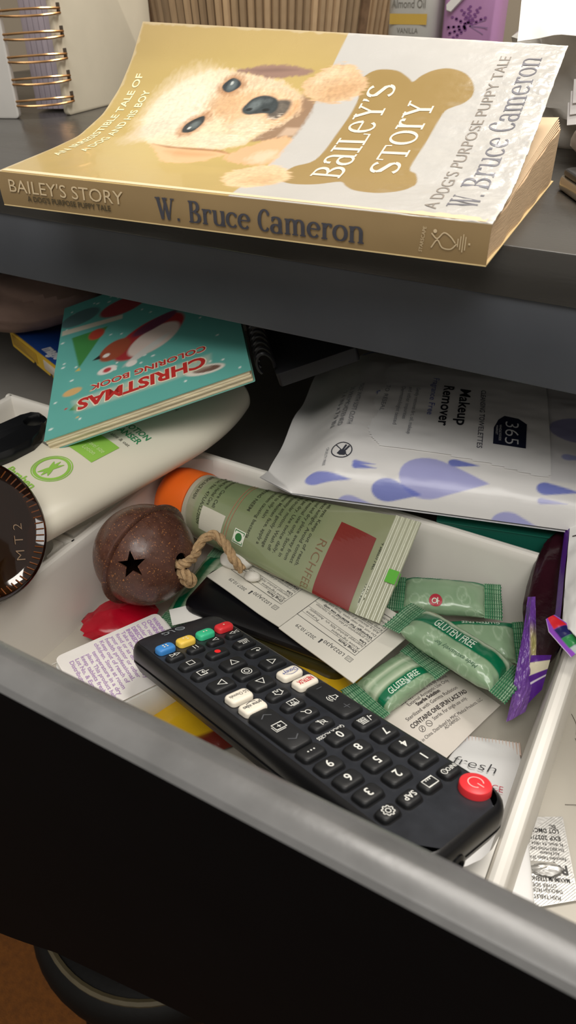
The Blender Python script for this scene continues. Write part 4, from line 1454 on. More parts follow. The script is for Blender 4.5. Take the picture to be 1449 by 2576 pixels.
pr = Print().text('Makeup', 90.5, 97, 5.4, 40, deg=-90, bold=.02).text('Remover', 81.5, 99, 5.4, 44, deg=-90, bold=.02)
pr.build('title_lettering', wm, m_wblk, wipes, .75)
pr = Print().text('CLEANSING TOWELETTES', 101.5, 99, 2.5, 60, deg=-90, bold=.01)
pr.build('kind_lettering', wm, M('slate_film_print', (84, 86, 96), rough=.4), wipes, .75)
Print().text('Fragrance Free', 75, 108, 3.2, 43, deg=-90).build('fragrance_lettering', wm, M('blue_film_print', (96, 106, 176), rough=.4), wipes, .75)
pr = Print().text('TO RESEAL', 50.5, 92, 2.2, 28, deg=-90)
for k, (s, l) in enumerate((('Gently removes dirt, oil, makeup', 48), ('and other impurities', 34), ('Dermatologist tested', 40))):
    pr.text(s, 67 - 4 * k, 92, 2.0, l, deg=-90)
pr.text('MADE WITH SOFT CLOTH', 36, 92, 2.4, 44, deg=-90).text('30 PREMOISTENED', 31, 90, 2.4, 42, deg=-90).text('7.4 IN x 7.9 IN', 27, 88, 2.4, 38, deg=-90)
pr.text('CRUELTY FREE', 29.5, 29, 1.3, 12, deg=-90)
pr.build('small_lettering', wm, m_wgry, wipes, .8)
lab = [(109, 44), (124.5, 43), (125, 65), (121, 69.5), (114, 71), (111, 66), (109, 58)]
Print().poly(lab).build('dark_label', wm, M('navy_label', (34, 38, 58), rough=.35), wipes, .75)
Print().text('365', 114.5, 65, 6.6, 20, deg=-90, bold=-.01).text('WHOLE FOODS', 111.6, 61, 1.1, 14, deg=-90).text('MARKET', 110, 60, 1.0, 8, deg=-90).build('label_lettering', wm, M('label_white', (220, 222, 224), rough=.4), wipes, .9)
pr = Print().ring(37.5, 26.5, 5.0, .5, 28)
pr.poly([(35.5, 24), (37, 23), (39.5, 23.2), (40, 25), (39, 26.5), (36.8, 26.6)]).line([(39, 26), (40.8, 29.5)], .9).line([(38, 26.4), (39.2, 30)], .9).line([(34, 30), (41, 23)], .5)
pr.build('rabbit_mark', wm, M('dark_film_print', (60, 62, 72), rough=.4), wipes, .5)

# ================================================================== LEFT SIDE OF THE DRAWER
# lotion bottle
B0, B1 = npv((-6, -46, -127)), npv((30, 109, -121))
lf = Fr(B0, B1 - B0, N=(0, 0, 1))
BL = np.linalg.norm(B1 - B0)
lf = Fr(B0, -lf.v, V=lf.u)                        # a across to the right, b along, n up


def bsec(b):
    k = min(1, math.sqrt(max(0, 1 - (1 - min(1, b / 9)) ** 2)) * .16 + .84 if b < 9 else 1)
    e = max(0, (b - (BL - 70)) / 70)
    w = 42 * k * (1 - .46 * e ** 2.2)
    q = max(0, (b - (BL - 7)) / 7)
    return w * math.sqrt(max(.02, 1 - q * q * .6)), 13.6 * k * (1 - .16 * e ** 2) * math.sqrt(max(.02, 1 - q * q * .75))


def bskin(a, b, h):
    w, d = bsec(b)
    t = min(.999, abs(a) / w)
    return lf(a, b, d * (1 - t ** 2.3) ** (1 / 2.3) + h)


lotion = thing('lotion_bottle', B0 + npv((3, 90, -10)), 'big off-white lotion bottle with green print lying flat under the teal colouring book', 'bottle')
rings = []
for b in list(np.linspace(0, 16, 7)) + list(np.linspace(22, BL - 8, 30)) + list(np.linspace(BL - 7, BL, 8)):
    w, d = bsec(b)
    R_ = []
    for i in range(56):
        t = 2 * math.pi * i / 56
        c, s_ = math.cos(t), math.sin(t)
        R_.append(lf(w * math.copysign(abs(c) ** (2 / 2.3), c), b, d * math.copysign(abs(s_) ** (2 / 2.3), s_)))
    rings.append(R_[::-1])
m_lot = M('cream_bottle_plastic', (228, 222, 204), rough=.32, var=.03, scale=20)
mk('body', *stack(rings), m_lot, lotion)
mk('neck_cap', *lathe(Fr(B0, lf.u, -lf.n if np.cross(lf.u, -lf.n) @ lf.v < 0 else lf.n), [(13, -2), (13, 2), (12.4, 9), (11, 10), (.5, 10)], 32), M('white_cap', (230, 228, 222), rough=.35), lotion)
m_grn = M('lime_print', (150, 202, 84), rough=.4)
m_grn2 = M('deep_green_print', (52, 142, 92), rough=.4)
m_lgry = M('grey_lotion_print', (120, 118, 108), rough=.4)
pr = Print().ring(16, 30, 9.6, .5, 36).ring(16, 30, 8.2, 1.5, 36)
for dg, l in ((70, 15), (100, 15), (130, 13)):
    c, s_ = math.cos(math.radians(dg)), math.sin(math.radians(dg))
    pr.line([(16 + c * l * .85 * (t - .5), 29.5 + s_ * l * .85 * (t - .5)) for t in np.linspace(0, 1, 7)], [.3, 1.4, 2.2, 2.4, 2.0, 1.3, .3])
pr.build('leaf_emblem', bskin, m_grn, lotion, .25)
pr = Print()
for i in range(10):
    pr.add(*([[(a, b) for a, b in ((4 + i * 2.1, 46), (4 + (i + 1) * 2.1, 46), (4 + (i + 1) * 2.1, 63), (4 + i * 2.1, 63))], [(0, 1, 2, 3)]]))
pr.build('green_label', bskin, m_grn, lotion, .25)
Print().text('Paraben', 1, 14, 4.2, 21, bold=.02).text('Free', 4, 8.5, 4.2, 11, bold=.02).build('paraben_lettering', bskin, m_grn, lotion, .3)
Print().text('Travel size', 9, 54, 2.6, 14).text('Lotion', 12, 50, 2.6, 9).build('label_lettering', bskin, M('pale_label_print', (210, 232, 168), rough=.4), lotion, .4)
Print().text('LOTION', 12, 76.5, 3.6, 17, bold=.015).text('CLEANSER', 4, 71.3, 3.6, 24.5, bold=.015).build('name_lettering', bskin, m_grn2, lotion, .3)
Print().text('with aloe & oat', 6, 66.5, 2.0, 21).text('16 fl oz', -9, 45, 2.0, 10).rect(-5, 40, 3, .7).text('24 M', -4, 42, 2.0, 6).text('CH', 15, 104, 2.6, 5).build('small_lettering', bskin, m_lgry, lotion, .3)

# Christmas colouring book
XO = npv((2.9, -10.9, -106.9))
xf = Fr(XO, (.772, .564, .292), (-.612, .783, .105))
xmas = thing('colouring_book', xf(54, 70, -7), 'teal Christmas colouring book with red lettering lying across the lotion bottle', 'book')
us, vs = np.linspace(0, 107.5, 160), np.linspace(0, 142, 200)
P = Paint(us, vs, (104, 182, 172))
P.mix(np.clip((P.Vv - 40) / 90, 0, 1) * .35, (78, 160, 156))
rs = random.Random(5)
for k in range(70):                               # sprinkled snow and confetti
    x, y = rs.uniform(2, 105), rs.uniform(2, 140)
    c = [(232, 244, 240), (232, 244, 240), (220, 190, 130), (200, 60, 60)][k % 4] if y < 45 else (226, 240, 236)
    P.ell(x, y, .8 if k % 3 else 1.2, .8, 0, c, soft=.5)
# plain shapes of the picture: a fir, a robin, a large red and white bauble, a cocoa mug, a biscuit
P.poly([(15, 60), (8, 98), (31, 97)], (70, 140, 74), soft=1)
P.poly([(15, 60), (12.8, 57.5), (16, 56.5)], (220, 190, 90), soft=1)
P.ell(24, 92, 5, 6, 0, (184, 72, 56), soft=.3)
P.ell(56, 68, 24, 15, 35, (172, 56, 58), soft=.1)
P.ell(59, 63, 17, 11, 35, (224, 208, 198), soft=.12)
P.ell(55, 54, 16, 3.0, 35, (214, 214, 208), soft=.3)
P.ell(60, 80, 15, 5, 25, (110, 60, 82), soft=.2)
P.ell(36, 66, 11, 8.5, 55, (162, 82, 58), soft=.15)
P.poly([(27, 66), (22.5, 62.5), (27.5, 61.5)], (52, 40, 40), soft=.6)
P.ell(31, 63, 2.1, 1.9, 0, (236, 232, 224), soft=.3)
P.ell(32, 47, 5.6, 3.8, 0, (236, 230, 224), soft=.2)
P.ell(32, 47, 2.4, 2.2, 0, (196, 70, 74), soft=.3)
P.ell(46, 45, 3.2, 2.8, 0, (240, 236, 228), soft=.2)
P.ell(85, 14, 10.5, 4.2, -12, (236, 230, 218), soft=.15)
P.ell(86, 14, 7.4, 2.5, -12, (126, 98, 86), soft=.2)
P.poly([(1, 105), (1, 111), (40, 105), (40, 100)], (206, 202, 184), soft=1)
P.ell(12, 121, 13, 9, 10, (88, 120, 122), soft=.15)
P.ell(40, 116, 15, 10, 5, (150, 66, 70), soft=.15)
P.ell(12.5, 37, 5.4, 3.4, 0, (220, 180, 120), soft=.25)
P.poly([(12, 20), (19, 16), (22, 20), (15, 24)], (74, 148, 84), soft=.8)
# pale outline behind the lettering
P.poly([(13, 28), (16, 16), (50, 15), (88, 15), (89, 27), (50, 28)], (232, 226, 206), soft=3, k=.45)
cov = mk('cover', *sheet(lambda a, b, h: xf(a, b, h), us, vs, .4), M('printed_card_cover', attr=True, rough=.4, var=.02), xmas, cols=np.concatenate([P.cols(), P.cols()]))
m_xr = M('christmas_red', (196, 52, 48), rough=.45)
m_xo = M('christmas_outline', (240, 232, 208), rough=.5)
xm = lambda a, b, h: xf(a, b, h)
pr = Print().text('CHRISTMAS', 86.8, 26.6, 9.8, 71, deg=180, bold=.07).text('COLORING BOOK', 87.5, 36.8, 5.4, 65, deg=180, bold=.06)
pr.build('lettering_outline', xm, m_xo, cov, .14)
pr = Print().text('CHRISTMAS', 86, 26.4, 9.2, 69.5, deg=180, bold=.035).text('COLORING BOOK', 87, 36.6, 4.9, 64, deg=180, bold=.02)
pr.build('title_lettering', xm, m_xr, cov, .24)
m_pulp = M('pulp_paper', (222, 210, 178), rough=.9, var=.14, scale=60, objrand=.06, stretch=(1, 1, 14))
for k in range(5):
    z1 = -.4 - 1.25 * k
    mk('page_section', *rbox(Fr(xf(53.6 - .3 * (k % 2), 71 - .3 * (k % 3), 0), xf.u, xf.v), 53.2, 70.4, z1 - 1.18, z1, r=.8, bev=.25, n=2), m_pulp, xmas)
mk('back_cover', *rbox(Fr(xf(53.75, 71, 0), xf.u, xf.v), 53.75, 71, -7.1, -6.7, r=.8, bev=.1, n=2), M('teal_back_cover', (116, 176, 164), rough=.5), xmas)

# black spiral notebook beyond it
nbk = thing('black_notebook', (90, 122, -140), 'black spiral notebook lying dim beyond the right edge of the teal colouring book', 'notebook')
nf_ = Fr(xf(109, 62, -4), xf.u, xf.v)
mk('cover', *rbox(Fr(xf(138.5, 52, 0), xf.u, xf.v), 21, 46, -19, -11, r=2, bev=.6), M('black_card', (24, 24, 27), rough=.5), nbk)
for k in range(12):
    b = 14 + 6.0 * k
    Cn = xf(114.2, b - 4, -6.5)
    mk('coil_loop', *tube([Cn + xf.u * 4.2 * math.cos(t) + xf.n * 6.5 * math.sin(t) + xf.v * 1.2 * t / 3 for t in np.linspace(-.4, 3.9, 16)], .95, 6), M('black_wire', (18, 18, 22), rough=.3), nbk)

# blue and yellow box
yr = math.radians(-22.5)
yf = Fr((-162.6, 118.7, -137), (math.cos(yr), math.sin(yr), 0), (-math.sin(yr), math.cos(yr), 0))
ybox = thing('game_box', yf(52, 36, 0), 'flat blue box with a yellow notched side, under the teal colouring book at the left', 'box')
m_yel = M('yellow_card', (216, 176, 44), rough=.5, var=.06)
mk('tray_half', *rbox(yf, 54, 36, 0, 8.6, r=1, bev=.4, off=(54, 36.4)), m_yel, ybox)
mk('blue_lid', *rbox(yf, 54.2, 36, 8.6, 9.4, r=1, bev=.3, off=(54, 36.6)), M('blue_card', (28, 72, 150), rough=.4, var=.1), ybox)
np_ = [(0, -3), (38, -3), (40, -1), (43, .5), (43.5, -2.4), (66, -2.4), (67.5, .2), (70.5, .6), (71, -2.0), (108, -2.0), (108, 9.2), (0, 9.2)]
mk('notched_side', *prism(Fr(yf(0, .4, 0), yf.u, yf.n), np_, 0, .8), m_yel, ybox)
mk('side_panel', *rbox(Fr(yf(76, -.45, 3.8), yf.u, yf.n), 17, 3.4, 0, .25, r=.4, bev=.08), M('pale_panel_card', (216, 206, 190), rough=.5), ybox)
mk('side_print', *rbox(Fr(yf(25, -.45, 3.2), yf.u, yf.n), 22, 3.8, 0, .25, r=.4, bev=.08), M('ochre_print', (178, 140, 36), rough=.5), ybox)
ym = lambda a, b, h: yf(a, b, 9.4 + h)
Print().text('magic', 48, 4, 8.0, 22, bold=.05).build('lid_lettering', ym, M('lid_white', (220, 222, 226), rough=.5), ybox, .2)
Print().disc(8, 22, 6).build('red_spot', ym, M('lid_red', (190, 44, 56), rough=.5), ybox, .2)
Print().disc(11, 17.5, 4.6).build('pale_spot', ym, M('lid_pale', (196, 190, 186), rough=.5), ybox, .22)
Print().disc(-3 + 6, 9, 4).build('cyan_spot', ym, M('lid_cyan', (60, 140, 180), rough=.5), ybox, .2)

tag(mk('cosmetic_pouch', *lumpy(Fr((-147, 131, -106), (.8, .6, .1), (-.6, .8, 0)), 50, 30, 19, amp=.13, freq=2.2, nu=40, nv=24, seed=13), M('dusky_pink_fabric', (142, 118, 108), rough=.85, var=.2, scale=40, bump=.4, bscale=120)), 'dusky pink crumpled fabric pouch in the dark back left of the drawer', 'pouch')

# black brush handle with a hanging hole
hc = npv((-17, 3))
out = [(-44, -62), (-36, -30), (-31, -10), (-30, 3), (-27, 9.5), (-22, 12), (-16, 10.5), (-9, 3), (-4, -6), (-2, -14), (-4, -26), (-10, -42), (-20, -66)]
ang, outl = [], []
dense = []
for k in range(len(out)):
    a, b = npv(out[k]), npv(out[(k + 1) % len(out)])
    dense += [a + (b - a) * t for t in np.linspace(0, 1, 6)[:-1]]
rings = []
inner = []
for p in dense:
    d = (p - hc) / np.linalg.norm(p - hc)
    inner.append(hc + d * npv((5.4, 5.0)))
dn, inn = npv(dense), npv(inner)
mid = hc
rings = [[(*(p * .97 + npv(mid) * .03), -113) for p in dn], [(*p, -110.5) for p in dn], [(*(p + (npv(mid) - p) / np.linalg.norm(npv(mid) - p) * 1.2), -108) for p in dn], [(*(p + (npv(mid) - p) / np.linalg.norm(npv(mid) - p) * 3.0), -106.6) for p in dn],
         [(*(q * 1.0 + (q - npv(mid)) * .12), -107.2) for q in inn], [(*q, -108.4) for q in inn], [(*q, -113) for q in inn]]
V, F = stack(rings + [rings[0]], cap=False)
brush = thing('hair_brush', (-22, -25, -113), 'black brush handle with a round hanging hole, at the left edge beside the lotion bottle', 'brush')
mk('handle', V, F, M('glossy_black_plastic', (16, 17, 19), rough=.25, var=.1), brush)
mk('brush_head', *lumpy(Fr((-46, -98, -116), (.4, .9, 0), (-.9, .4, 0)), 42, 24, 9, amp=.02, seed=3), MATS['glossy_black_plastic'], brush)

# amber jar lying with its base to the viewer
jn = npv((.85, 0, .53))
JC = npv((33, -77, -106))
jf = Fr(JC, np.cross(cu_, jn), N=jn)
jar = thing('amber_jar', JC - jn * 22 + npv((0, 0, -30)), 'dark amber glass jar lying on its side at the left edge, base towards the viewer', 'jar')
m_amb = M('amber_glass', (58, 26, 6), rough=.06, var=.02, trans=.8, ior=1.5, coat=.2)
mk('glass_body', *lathe(jf, [(1, -5.5), (15, -4.6), (24, -3.4), (27, -1.6), (28.6, -.2), (29.9, -.7), (31, -2.6), (31.6, -6), (31.6, -22), (29, -27), (26, -29), (24.5, -28), (27.5, -25), (29.4, -21), (29.4, -9), (27, -7.2), (1, -7.4)], 64), m_amb, jar)
mk('contents', *lathe(jf, [(1, -7.9), (26, -7.8), (28.8, -9.6), (28.8, -18), (27, -20), (1, -20)], 48), M('dark_jar_contents', (16, 7, 5), rough=.3), jar)
rimm = []
for k in range(64):                               # knurled bearing ring
    t = 2 * math.pi * k / 64
    c, s_ = math.cos(t), math.sin(t)
    rimm.append(tube([jf(25.6 * c, 25.6 * s_, -2.3), jf(27.4 * c, 27.4 * s_, -1.0), jf(28.4 * c, 28.4 * s_, -.2)], .3, 5))
kn = mk('knurled_ring', *join(*rimm), M('amber_ridge', (120, 66, 26), rough=.12, trans=.3), jar)
kn['kind'] = 'stuff'
pr = Print().text('M T 2', 20, -13, 3.8, 16, deg=90, bold=-.014)
pr.build('embossed_mark', lambda a, b, h: jf(a, b, float(np.interp(math.hypot(a, b), [0, 15, 24, 27], [-5.4, -4.6, -3.4, -1.6])) + h), M('amber_emboss', (128, 106, 86), rough=.15), jar, .35)
mk('lid', *lathe(jf, [(30, -29), (32.0, -30), (32.2, -36), (31, -37.5), (1, -37.5)], 40), M('black_jar_lid', (20, 19, 19), rough=.4), jar)

# ================================================================== FRONT AND MIDDLE OF THE TRAY
# white squeeze bottle with purple print
wf = Fr((60.3, -82.7, -162), (.4443, .8959, 0), (-.8959, .4443, 0))
wt = thing('medicine_bottle', wf(27, -21, -20), 'flat white bottle with fine purple print, lying half under the remote', 'bottle')
mk('body', *rbox(wf, 27, 21, -19.5, 0, r=7, bev=4.5, n=6, off=(27, -21)), M('white_bottle_plastic', (233, 231, 226), rough=.38, var=.02, sss=.1), wt)
mk('label', *rbox(wf, 24.6, 19.4, 0, .22, r=3, bev=.06, n=4, off=(27, -21)), M('paper_label', (236, 232, 228), rough=.45), wt)
wl = lambda a, b, h: wf(b, -a, .22 + h)
m_pur = M('purple_print', (176, 146, 190), rough=.5)
txt = ['WARNINGS', 'CHOKING', 'Do not use if seal', 'under the cap is', 'DIRECTIONS', 'INGREDIENTS', 'Take two daily with', 'food or as directed by', 'your doctor or other', 'health professional.', 'Keep out of reach of', 'children. Store at room', 'temperature in a dry', 'place. This product helps', 'keep tablets fresh. See', 'Lot No. & Exp. Date', 'Distributed by']
pr = Print()
for k, s in enumerate(txt):
    pr.text(s, 4.0 if k < 12 else 8, 47.5 - 2.55 * k, 1.7, min(31, 1.35 * len(s) + 2), bold=.05 if s.isupper() else .02)
pr.build('printed_text', wl, m_pur, wt, .1)
mk('seam', *rbox(wf, 26.2, .3, -5, -4.6, r=.1, bev=.05, off=(27, -.1)), M('seam_grey', (196, 192, 184), rough=.5), wt)
mk('cap', *lathe(Fr(wf(54, -21, -10), wf.v, wf.n), [(8.5, -1), (8.6, .5), (8.4, 10), (7.4, 11), (.4, 11)], 28), M('white_screw_cap', (234, 233, 229), rough=.4), wt)

# white cap and paper slip behind the remote
tag(mk('paper_slip', *sheet(lambda a, b, h: Fr((96, -22, -168), (.72, .69, .1), (-.6, .75, .25))(a, b, h + .02 * a * a * .1), np.linspace(-13, 9, 10), np.linspace(-5, 4, 5), .3), M('white_slip', (236, 234, 228), rough=.7)), 'small white paper slip peeping out behind the far end of the remote', 'paper')
wc = thing('bottle_cap', (108, -20, -173), 'small white round cap just beyond the far right corner of the remote', 'cap')
mk('cap_shell', *lathe(Fr((108, -20, -173), (1, 0, 0), (0, 1, 0)), [(4.0, 0), (4.2, 1), (4.1, 5.2), (3.5, 6.2), (.4, 6.4)], 28), MATS['white_screw_cap'], wc)

# red packet in the corner under the bell
tag(mk('red_packet', *lumpy(Fr((60, -37, -176.5), (.5, .85, 0), (-.85, .5, 0)), 18, 12, 5.2, amp=.24, freq=3.2, seed=17), M('red_foil', (176, 12, 36), rough=.25, var=.12, scale=90, bump=.3, bscale=120)), 'crumpled bright red packet on the tray floor under the jingle bell', 'packet')

# black glasses case under the folded card
cs = Fr((88, -6, -182), (1, .04, 0), N=(0, 0, 1))
case = thing('glasses_case', cs(44, -6, 0), 'flat black case with glossy olive edge, under the white tablet card', 'case')
mk('base_shell', *rbox(cs, 42, 17, 0, 12, r=7, bev=3, n=5, off=(41, -3)), M('olive_gloss', (52, 48, 24), rough=.15, var=.1), case)
mk('lid_shell', *rbox(cs, 41.4, 16.6, 12, 17.6, r=7, bev=2.6, n=5, off=(41, -3)), M('black_case_lid', (12, 12, 16), rough=.32, var=.1), case)

# folded tablet card
kf = Fr((90.3, -5.2, -162.2), (87.6, -24.6, 0), N=(0, 0, 1))
card = thing('tablet_card', kf(46, 24, -1), 'white paper-backed tablet card with small print, folded across the middle, under the face wash tube', 'card')


def kc(a, b, h):
    return kf(a, b, h + .9 * max(0, 1 - abs(a - 51) / 14) + .25 * math.sin(a / 9 + b / 13) + .5)


mk('left_panel', *sheet(kc, np.linspace(0, 50.8, 22), np.linspace(0, 45, 14), .5), M('coated_card', (228, 224, 212), rough=.5, var=.03, scale=40), card)
mk('right_panel', *sheet(kc, np.linspace(51.2, 95.5, 20), np.linspace(-.6, 44.5, 14), .5), MATS['coated_card'], card)
m_kp = M('black_card_print', (74, 74, 74), rough=.6)
facts = ['Drug Facts', 'Active ingredient            Purpose', 'Isopropyl alcohol 70% v/v  Antiseptic', 'Use', 'For preparation of skin prior to injection', 'Warnings: For external use only', 'Do not use near eyes. Stop use and', 'Ask a doctor if irritation develops', 'Keep out of reach of children', 'Directions: wipe area vigorously', 'Other information: store at room', 'Inactive ingredient: purified water']
for x0, panel_ in ((46.5, card.children[0]), (92.0, card.children[1])):
    pr = Print()
    n_ = 10 if x0 < 50 else 12
    pr.line([(x0 - 6.0, 11.4), (x0 - 6, 40), (x0 - 41, 40), (x0 - 41, 11.4)], .22, closed=True)
    for k in range(n_):
        s = facts[k]
        pr.text(s, x0 - 7.0, 13.8 + 2.25 * k, 1.35, min(32, .92 * len(s) + 1), deg=180, bold=.03 if k in (0, 3, 5) else .0)
    for k in (0, 2, 4, 7):
        pr.line([(x0 - 6, 14.3 + 2.25 * k), (x0 - 41, 14.3 + 2.25 * k)], .14)
    pr.build('fact_box', kc, m_kp, panel_, .08)
    pr = Print().text('L022AJ30', x0 - 9.5, 9.0, 1.9, 11.5, deg=180).line([(x0 - 5, 6.9), (x0 - 8, 6.9), (x0 - 8, 9.2), (x0 - 5, 9.2)], .2, closed=True).text('LOT', x0 - 5.4, 8.7, 1.2, 2.4, deg=180)
    pr.build('lot_lettering', kc, m_kp, panel_, .08)
    pr = Print().text('2027.10.29', x0 - 25, 7.3, 1.9, 11.5, deg=180).rect(x0 - 22.3, 6.6, .4, 1.0).disc(x0 - 22.3, 7.9, .6, 10)
    pr.build('date_lettering', kc, m_kp, panel_, .08)

# white cotton bits
for k, (x, y, z, a, b, c) in enumerate(((99, 9, -158.5, 9, 6, 4.2), (112, 2.5, -158.8, 4.2, 3.2, 2.2))):
    tag(mk('cotton_piece', *lumpy(Fr((x, y, z), (.9, .3, 0), (-.3, .9, 0)), a, b, c, amp=.14, freq=2, nu=20, nv=12, seed=30 + k), M('white_cotton', (228, 224, 214), rough=.8, var=.03)), ['larger white cotton lump between the jingle bell and the tube', 'small white cotton bit by the frayed end of the jute cord'][k], 'cotton')

# yellow wrapper under the remote
ywf = Fr((140, -48, -180.6), (.62, .78, 0), (-.78, .62, 0))
yel = thing('candy_wrapper', ywf(0, 0, 0), 'glossy yellow snack wrapper with a maroon end lying under the remote', 'wrapper')


def yw(a, b, h):
    t = max(0, 1 - (abs(a) / 48) ** 4) * max(0, 1 - (abs(b) / 20) ** 2) ** .5
    return ywf(a, b, h + 6.0 * t + 1.2 * t * float(fbm(a / 7, b / 6, 77) - .5))


us, vs = np.linspace(-48, 52, 60), np.linspace(-19.9, 19.9, 30)
P = Paint(us, vs, (222, 178, 34))
P.poly([(-60, -30), (-60, 30), (-28, 30), (-24, 5), (-30, -6), (-26, -30)], (222, 178, 34), soft=1)
P.poly([(-38, -21), (-8, -21), (-12, -12), (-36, -13)], (116, 44, 34), soft=1.5)
P.C[..., 3] = 1
mk('film', *sheet(yw, us, vs, .3), M('yellow_foil', attr=True, rough=.22, var=.06, bscale=130, wrinkle=.4, coat=.4), yel, cols=np.concatenate([P.cols(), P.cols()]))

# sterile pad
sf2 = Fr((226, -35, -180.3), (.2935, .956, 0), (-.956, .2935, 0))
pad = thing('alcohol_pad_packet', sf2(10, 22, 0), 'white paper sterile pad sachet with red strip, under the green candies', 'packet')


def pd_(a, b, h):
    return sf2(a, b, h + 1.0 + 5.5 * max(0, 1 - ((a - 10) / 32) ** 2) * max(0, 1 - ((b - 21) / 24) ** 2) + .8 * float(fbm(a / 9, b / 9, 88) - .5))


mk('paper', *sheet(pd_, np.linspace(-17, 38, 40), np.linspace(0, 44, 34), .3), M('sachet_paper', (222, 214, 204), rough=.6, var=.04, scale=40, bump=.1, bscale=150), pad)
m_pk = M('charcoal_print', (70, 64, 62), rough=.6)
D = -6
pr = Print()
for s, a, b, h, w, bo in (('Isopropyl Alcohol, 70% by Volume', 4, 27.4, 1.7, 29, 0), ('External Antiseptic Use Only', 6, 24.6, 1.7, 25, 0), ('Sterile Solution', 8.5, 22.1, 1.7, 14, .04), ('Sterilized with Gamma Radiation', -.5, 20.2, 1.7, 31, 0), ('CONTAINS ONE SPUN LACE PAD', -1.8, 16.6, 1.9, 34, .03), ('Sterile. For single use only.', 8, 13.0, 1.6, 21, 0), ('Made in China. Distributed by MHC Medical Products, LLC', -7, 10.6, 1.45, 41, 0), ('AD-040920.1', 8.5, 7.4, 1.3, 9, 0)):
    pr.text(s, a, b, h, w, deg=D, bold=bo)
pr.ring(1.2, 14.0, 1.3, .22, 18).ring(5.2, 13.6, 1.3, .22, 18).text('2', 1.2, 13.4, 1.3, align='C').line([(4.5, 14.3), (5.9, 12.9)], .25).line([(.3, 13.1), (2.1, 14.9)], .2)
pr.build('printed_text', pd_, m_pk, pad, .12)
pr = Print()
for i in range(11):
    a0, a1 = 9.5 + 2 * i, 9.5 + 2 * (i + 1)
    o = lambda a: 30.9 - (a - 9.5) * .105
    pr.add([(a0, o(a0) - .2), (a1, o(a1) - .2), (a1, o(a1) + 3.4), (a0, o(a0) + 3.4)], [(0, 1, 2, 3)])
pr.build('red_strip', pd_, M('sterile_red', (204, 62, 58), rough=.5), pad, .1)
Print().text('Sterilized', 12, 31.3, 2.3, 17, deg=D, bold=.02).build('strip_lettering', pd_, M('strip_white', (240, 222, 214), rough=.5), pad, .2)

# white cream tube
ff = Fr((224.5, -37.9, -181.6), (.916, .402, 0), (-.402, .916, 0))
ff = yawfr(224.5, -37.9, -181.6, 19)
cream = thing('cream_tube', ff(16, -10, 0), 'white cream tube with a ribbed pinkish end lettered fresh, right of the remote', 'tube')
rings = []
for b, hw, d in ((-62, 16, 9), (-40, 16, 8.6), (-20, 16, 7.6), (-4, 15.8, 5.6), (2, 15, 4.4), (6, 13.6, 3.2), (9.5, 12.9, 1.6), (15.5, 12.8, 1.2)):
    rings.append([ff(17.5 + .12 * max(b, -20) + x * hw, b, d / 2 + .3 + z * d / 2) for x, z in [(math.copysign(abs(math.cos(t)) ** .55, math.cos(t)), math.copysign(abs(math.sin(t)) ** .8, math.sin(t))) for t in np.linspace(0, 2 * math.pi, 41)[:-1]]])
mk('body', *stack(rings), M('pearl_white_tube', (232, 231, 230), rough=.35, var=.02), cream)
mk('crimp', *sheet(lambda a, b, h: ff(a, b, h + 1.3 + .35 * math.sin(a * 4.6)), np.linspace(6.4, 32.2, 140), np.linspace(9.6, 15.7, 4), 1.2), M('blush_crimp', (224, 200, 186), rough=.4), cream)
fm = lambda a, b, h: ff(a, b, (7.8 if b < -8 else 6.3 + (-b - 1) * .15) - .9 + h + max(0, b) * -.2)
Print().text('fresh', 3.6, -2.5, 4.6, 16.5, deg=-9, slant=.28, bold=-.015).build('name_lettering', fm, M('black_tube_print', (66, 66, 68), rough=.5), cream, 1.1)
Print().text('ROSE FACE', 13.5, -12.4, 2.6, 18, deg=-8, align='C').build('kind_lettering', fm, M('rose_tube_print', (190, 72, 90), rough=.5), cream, 1.2)

# ------------------------------------------------------------------ wrapped candies
m_can = M('green_foil_wrapper', attr=True, rough=.24, var=.04, scale=60, coat=.3, bscale=150, wrinkle=.6)
m_crp = M('green_crimp', attr=True, rough=.3, var=.04, coat=.3)
m_cw = M('white_wrapper_print', (214, 230, 212), rough=.4)
m_cr = M('crimson_emblem', (180, 52, 66), rough=.4)
m_cd = M('dark_wrapper_print', (62, 96, 74), rough=.5)


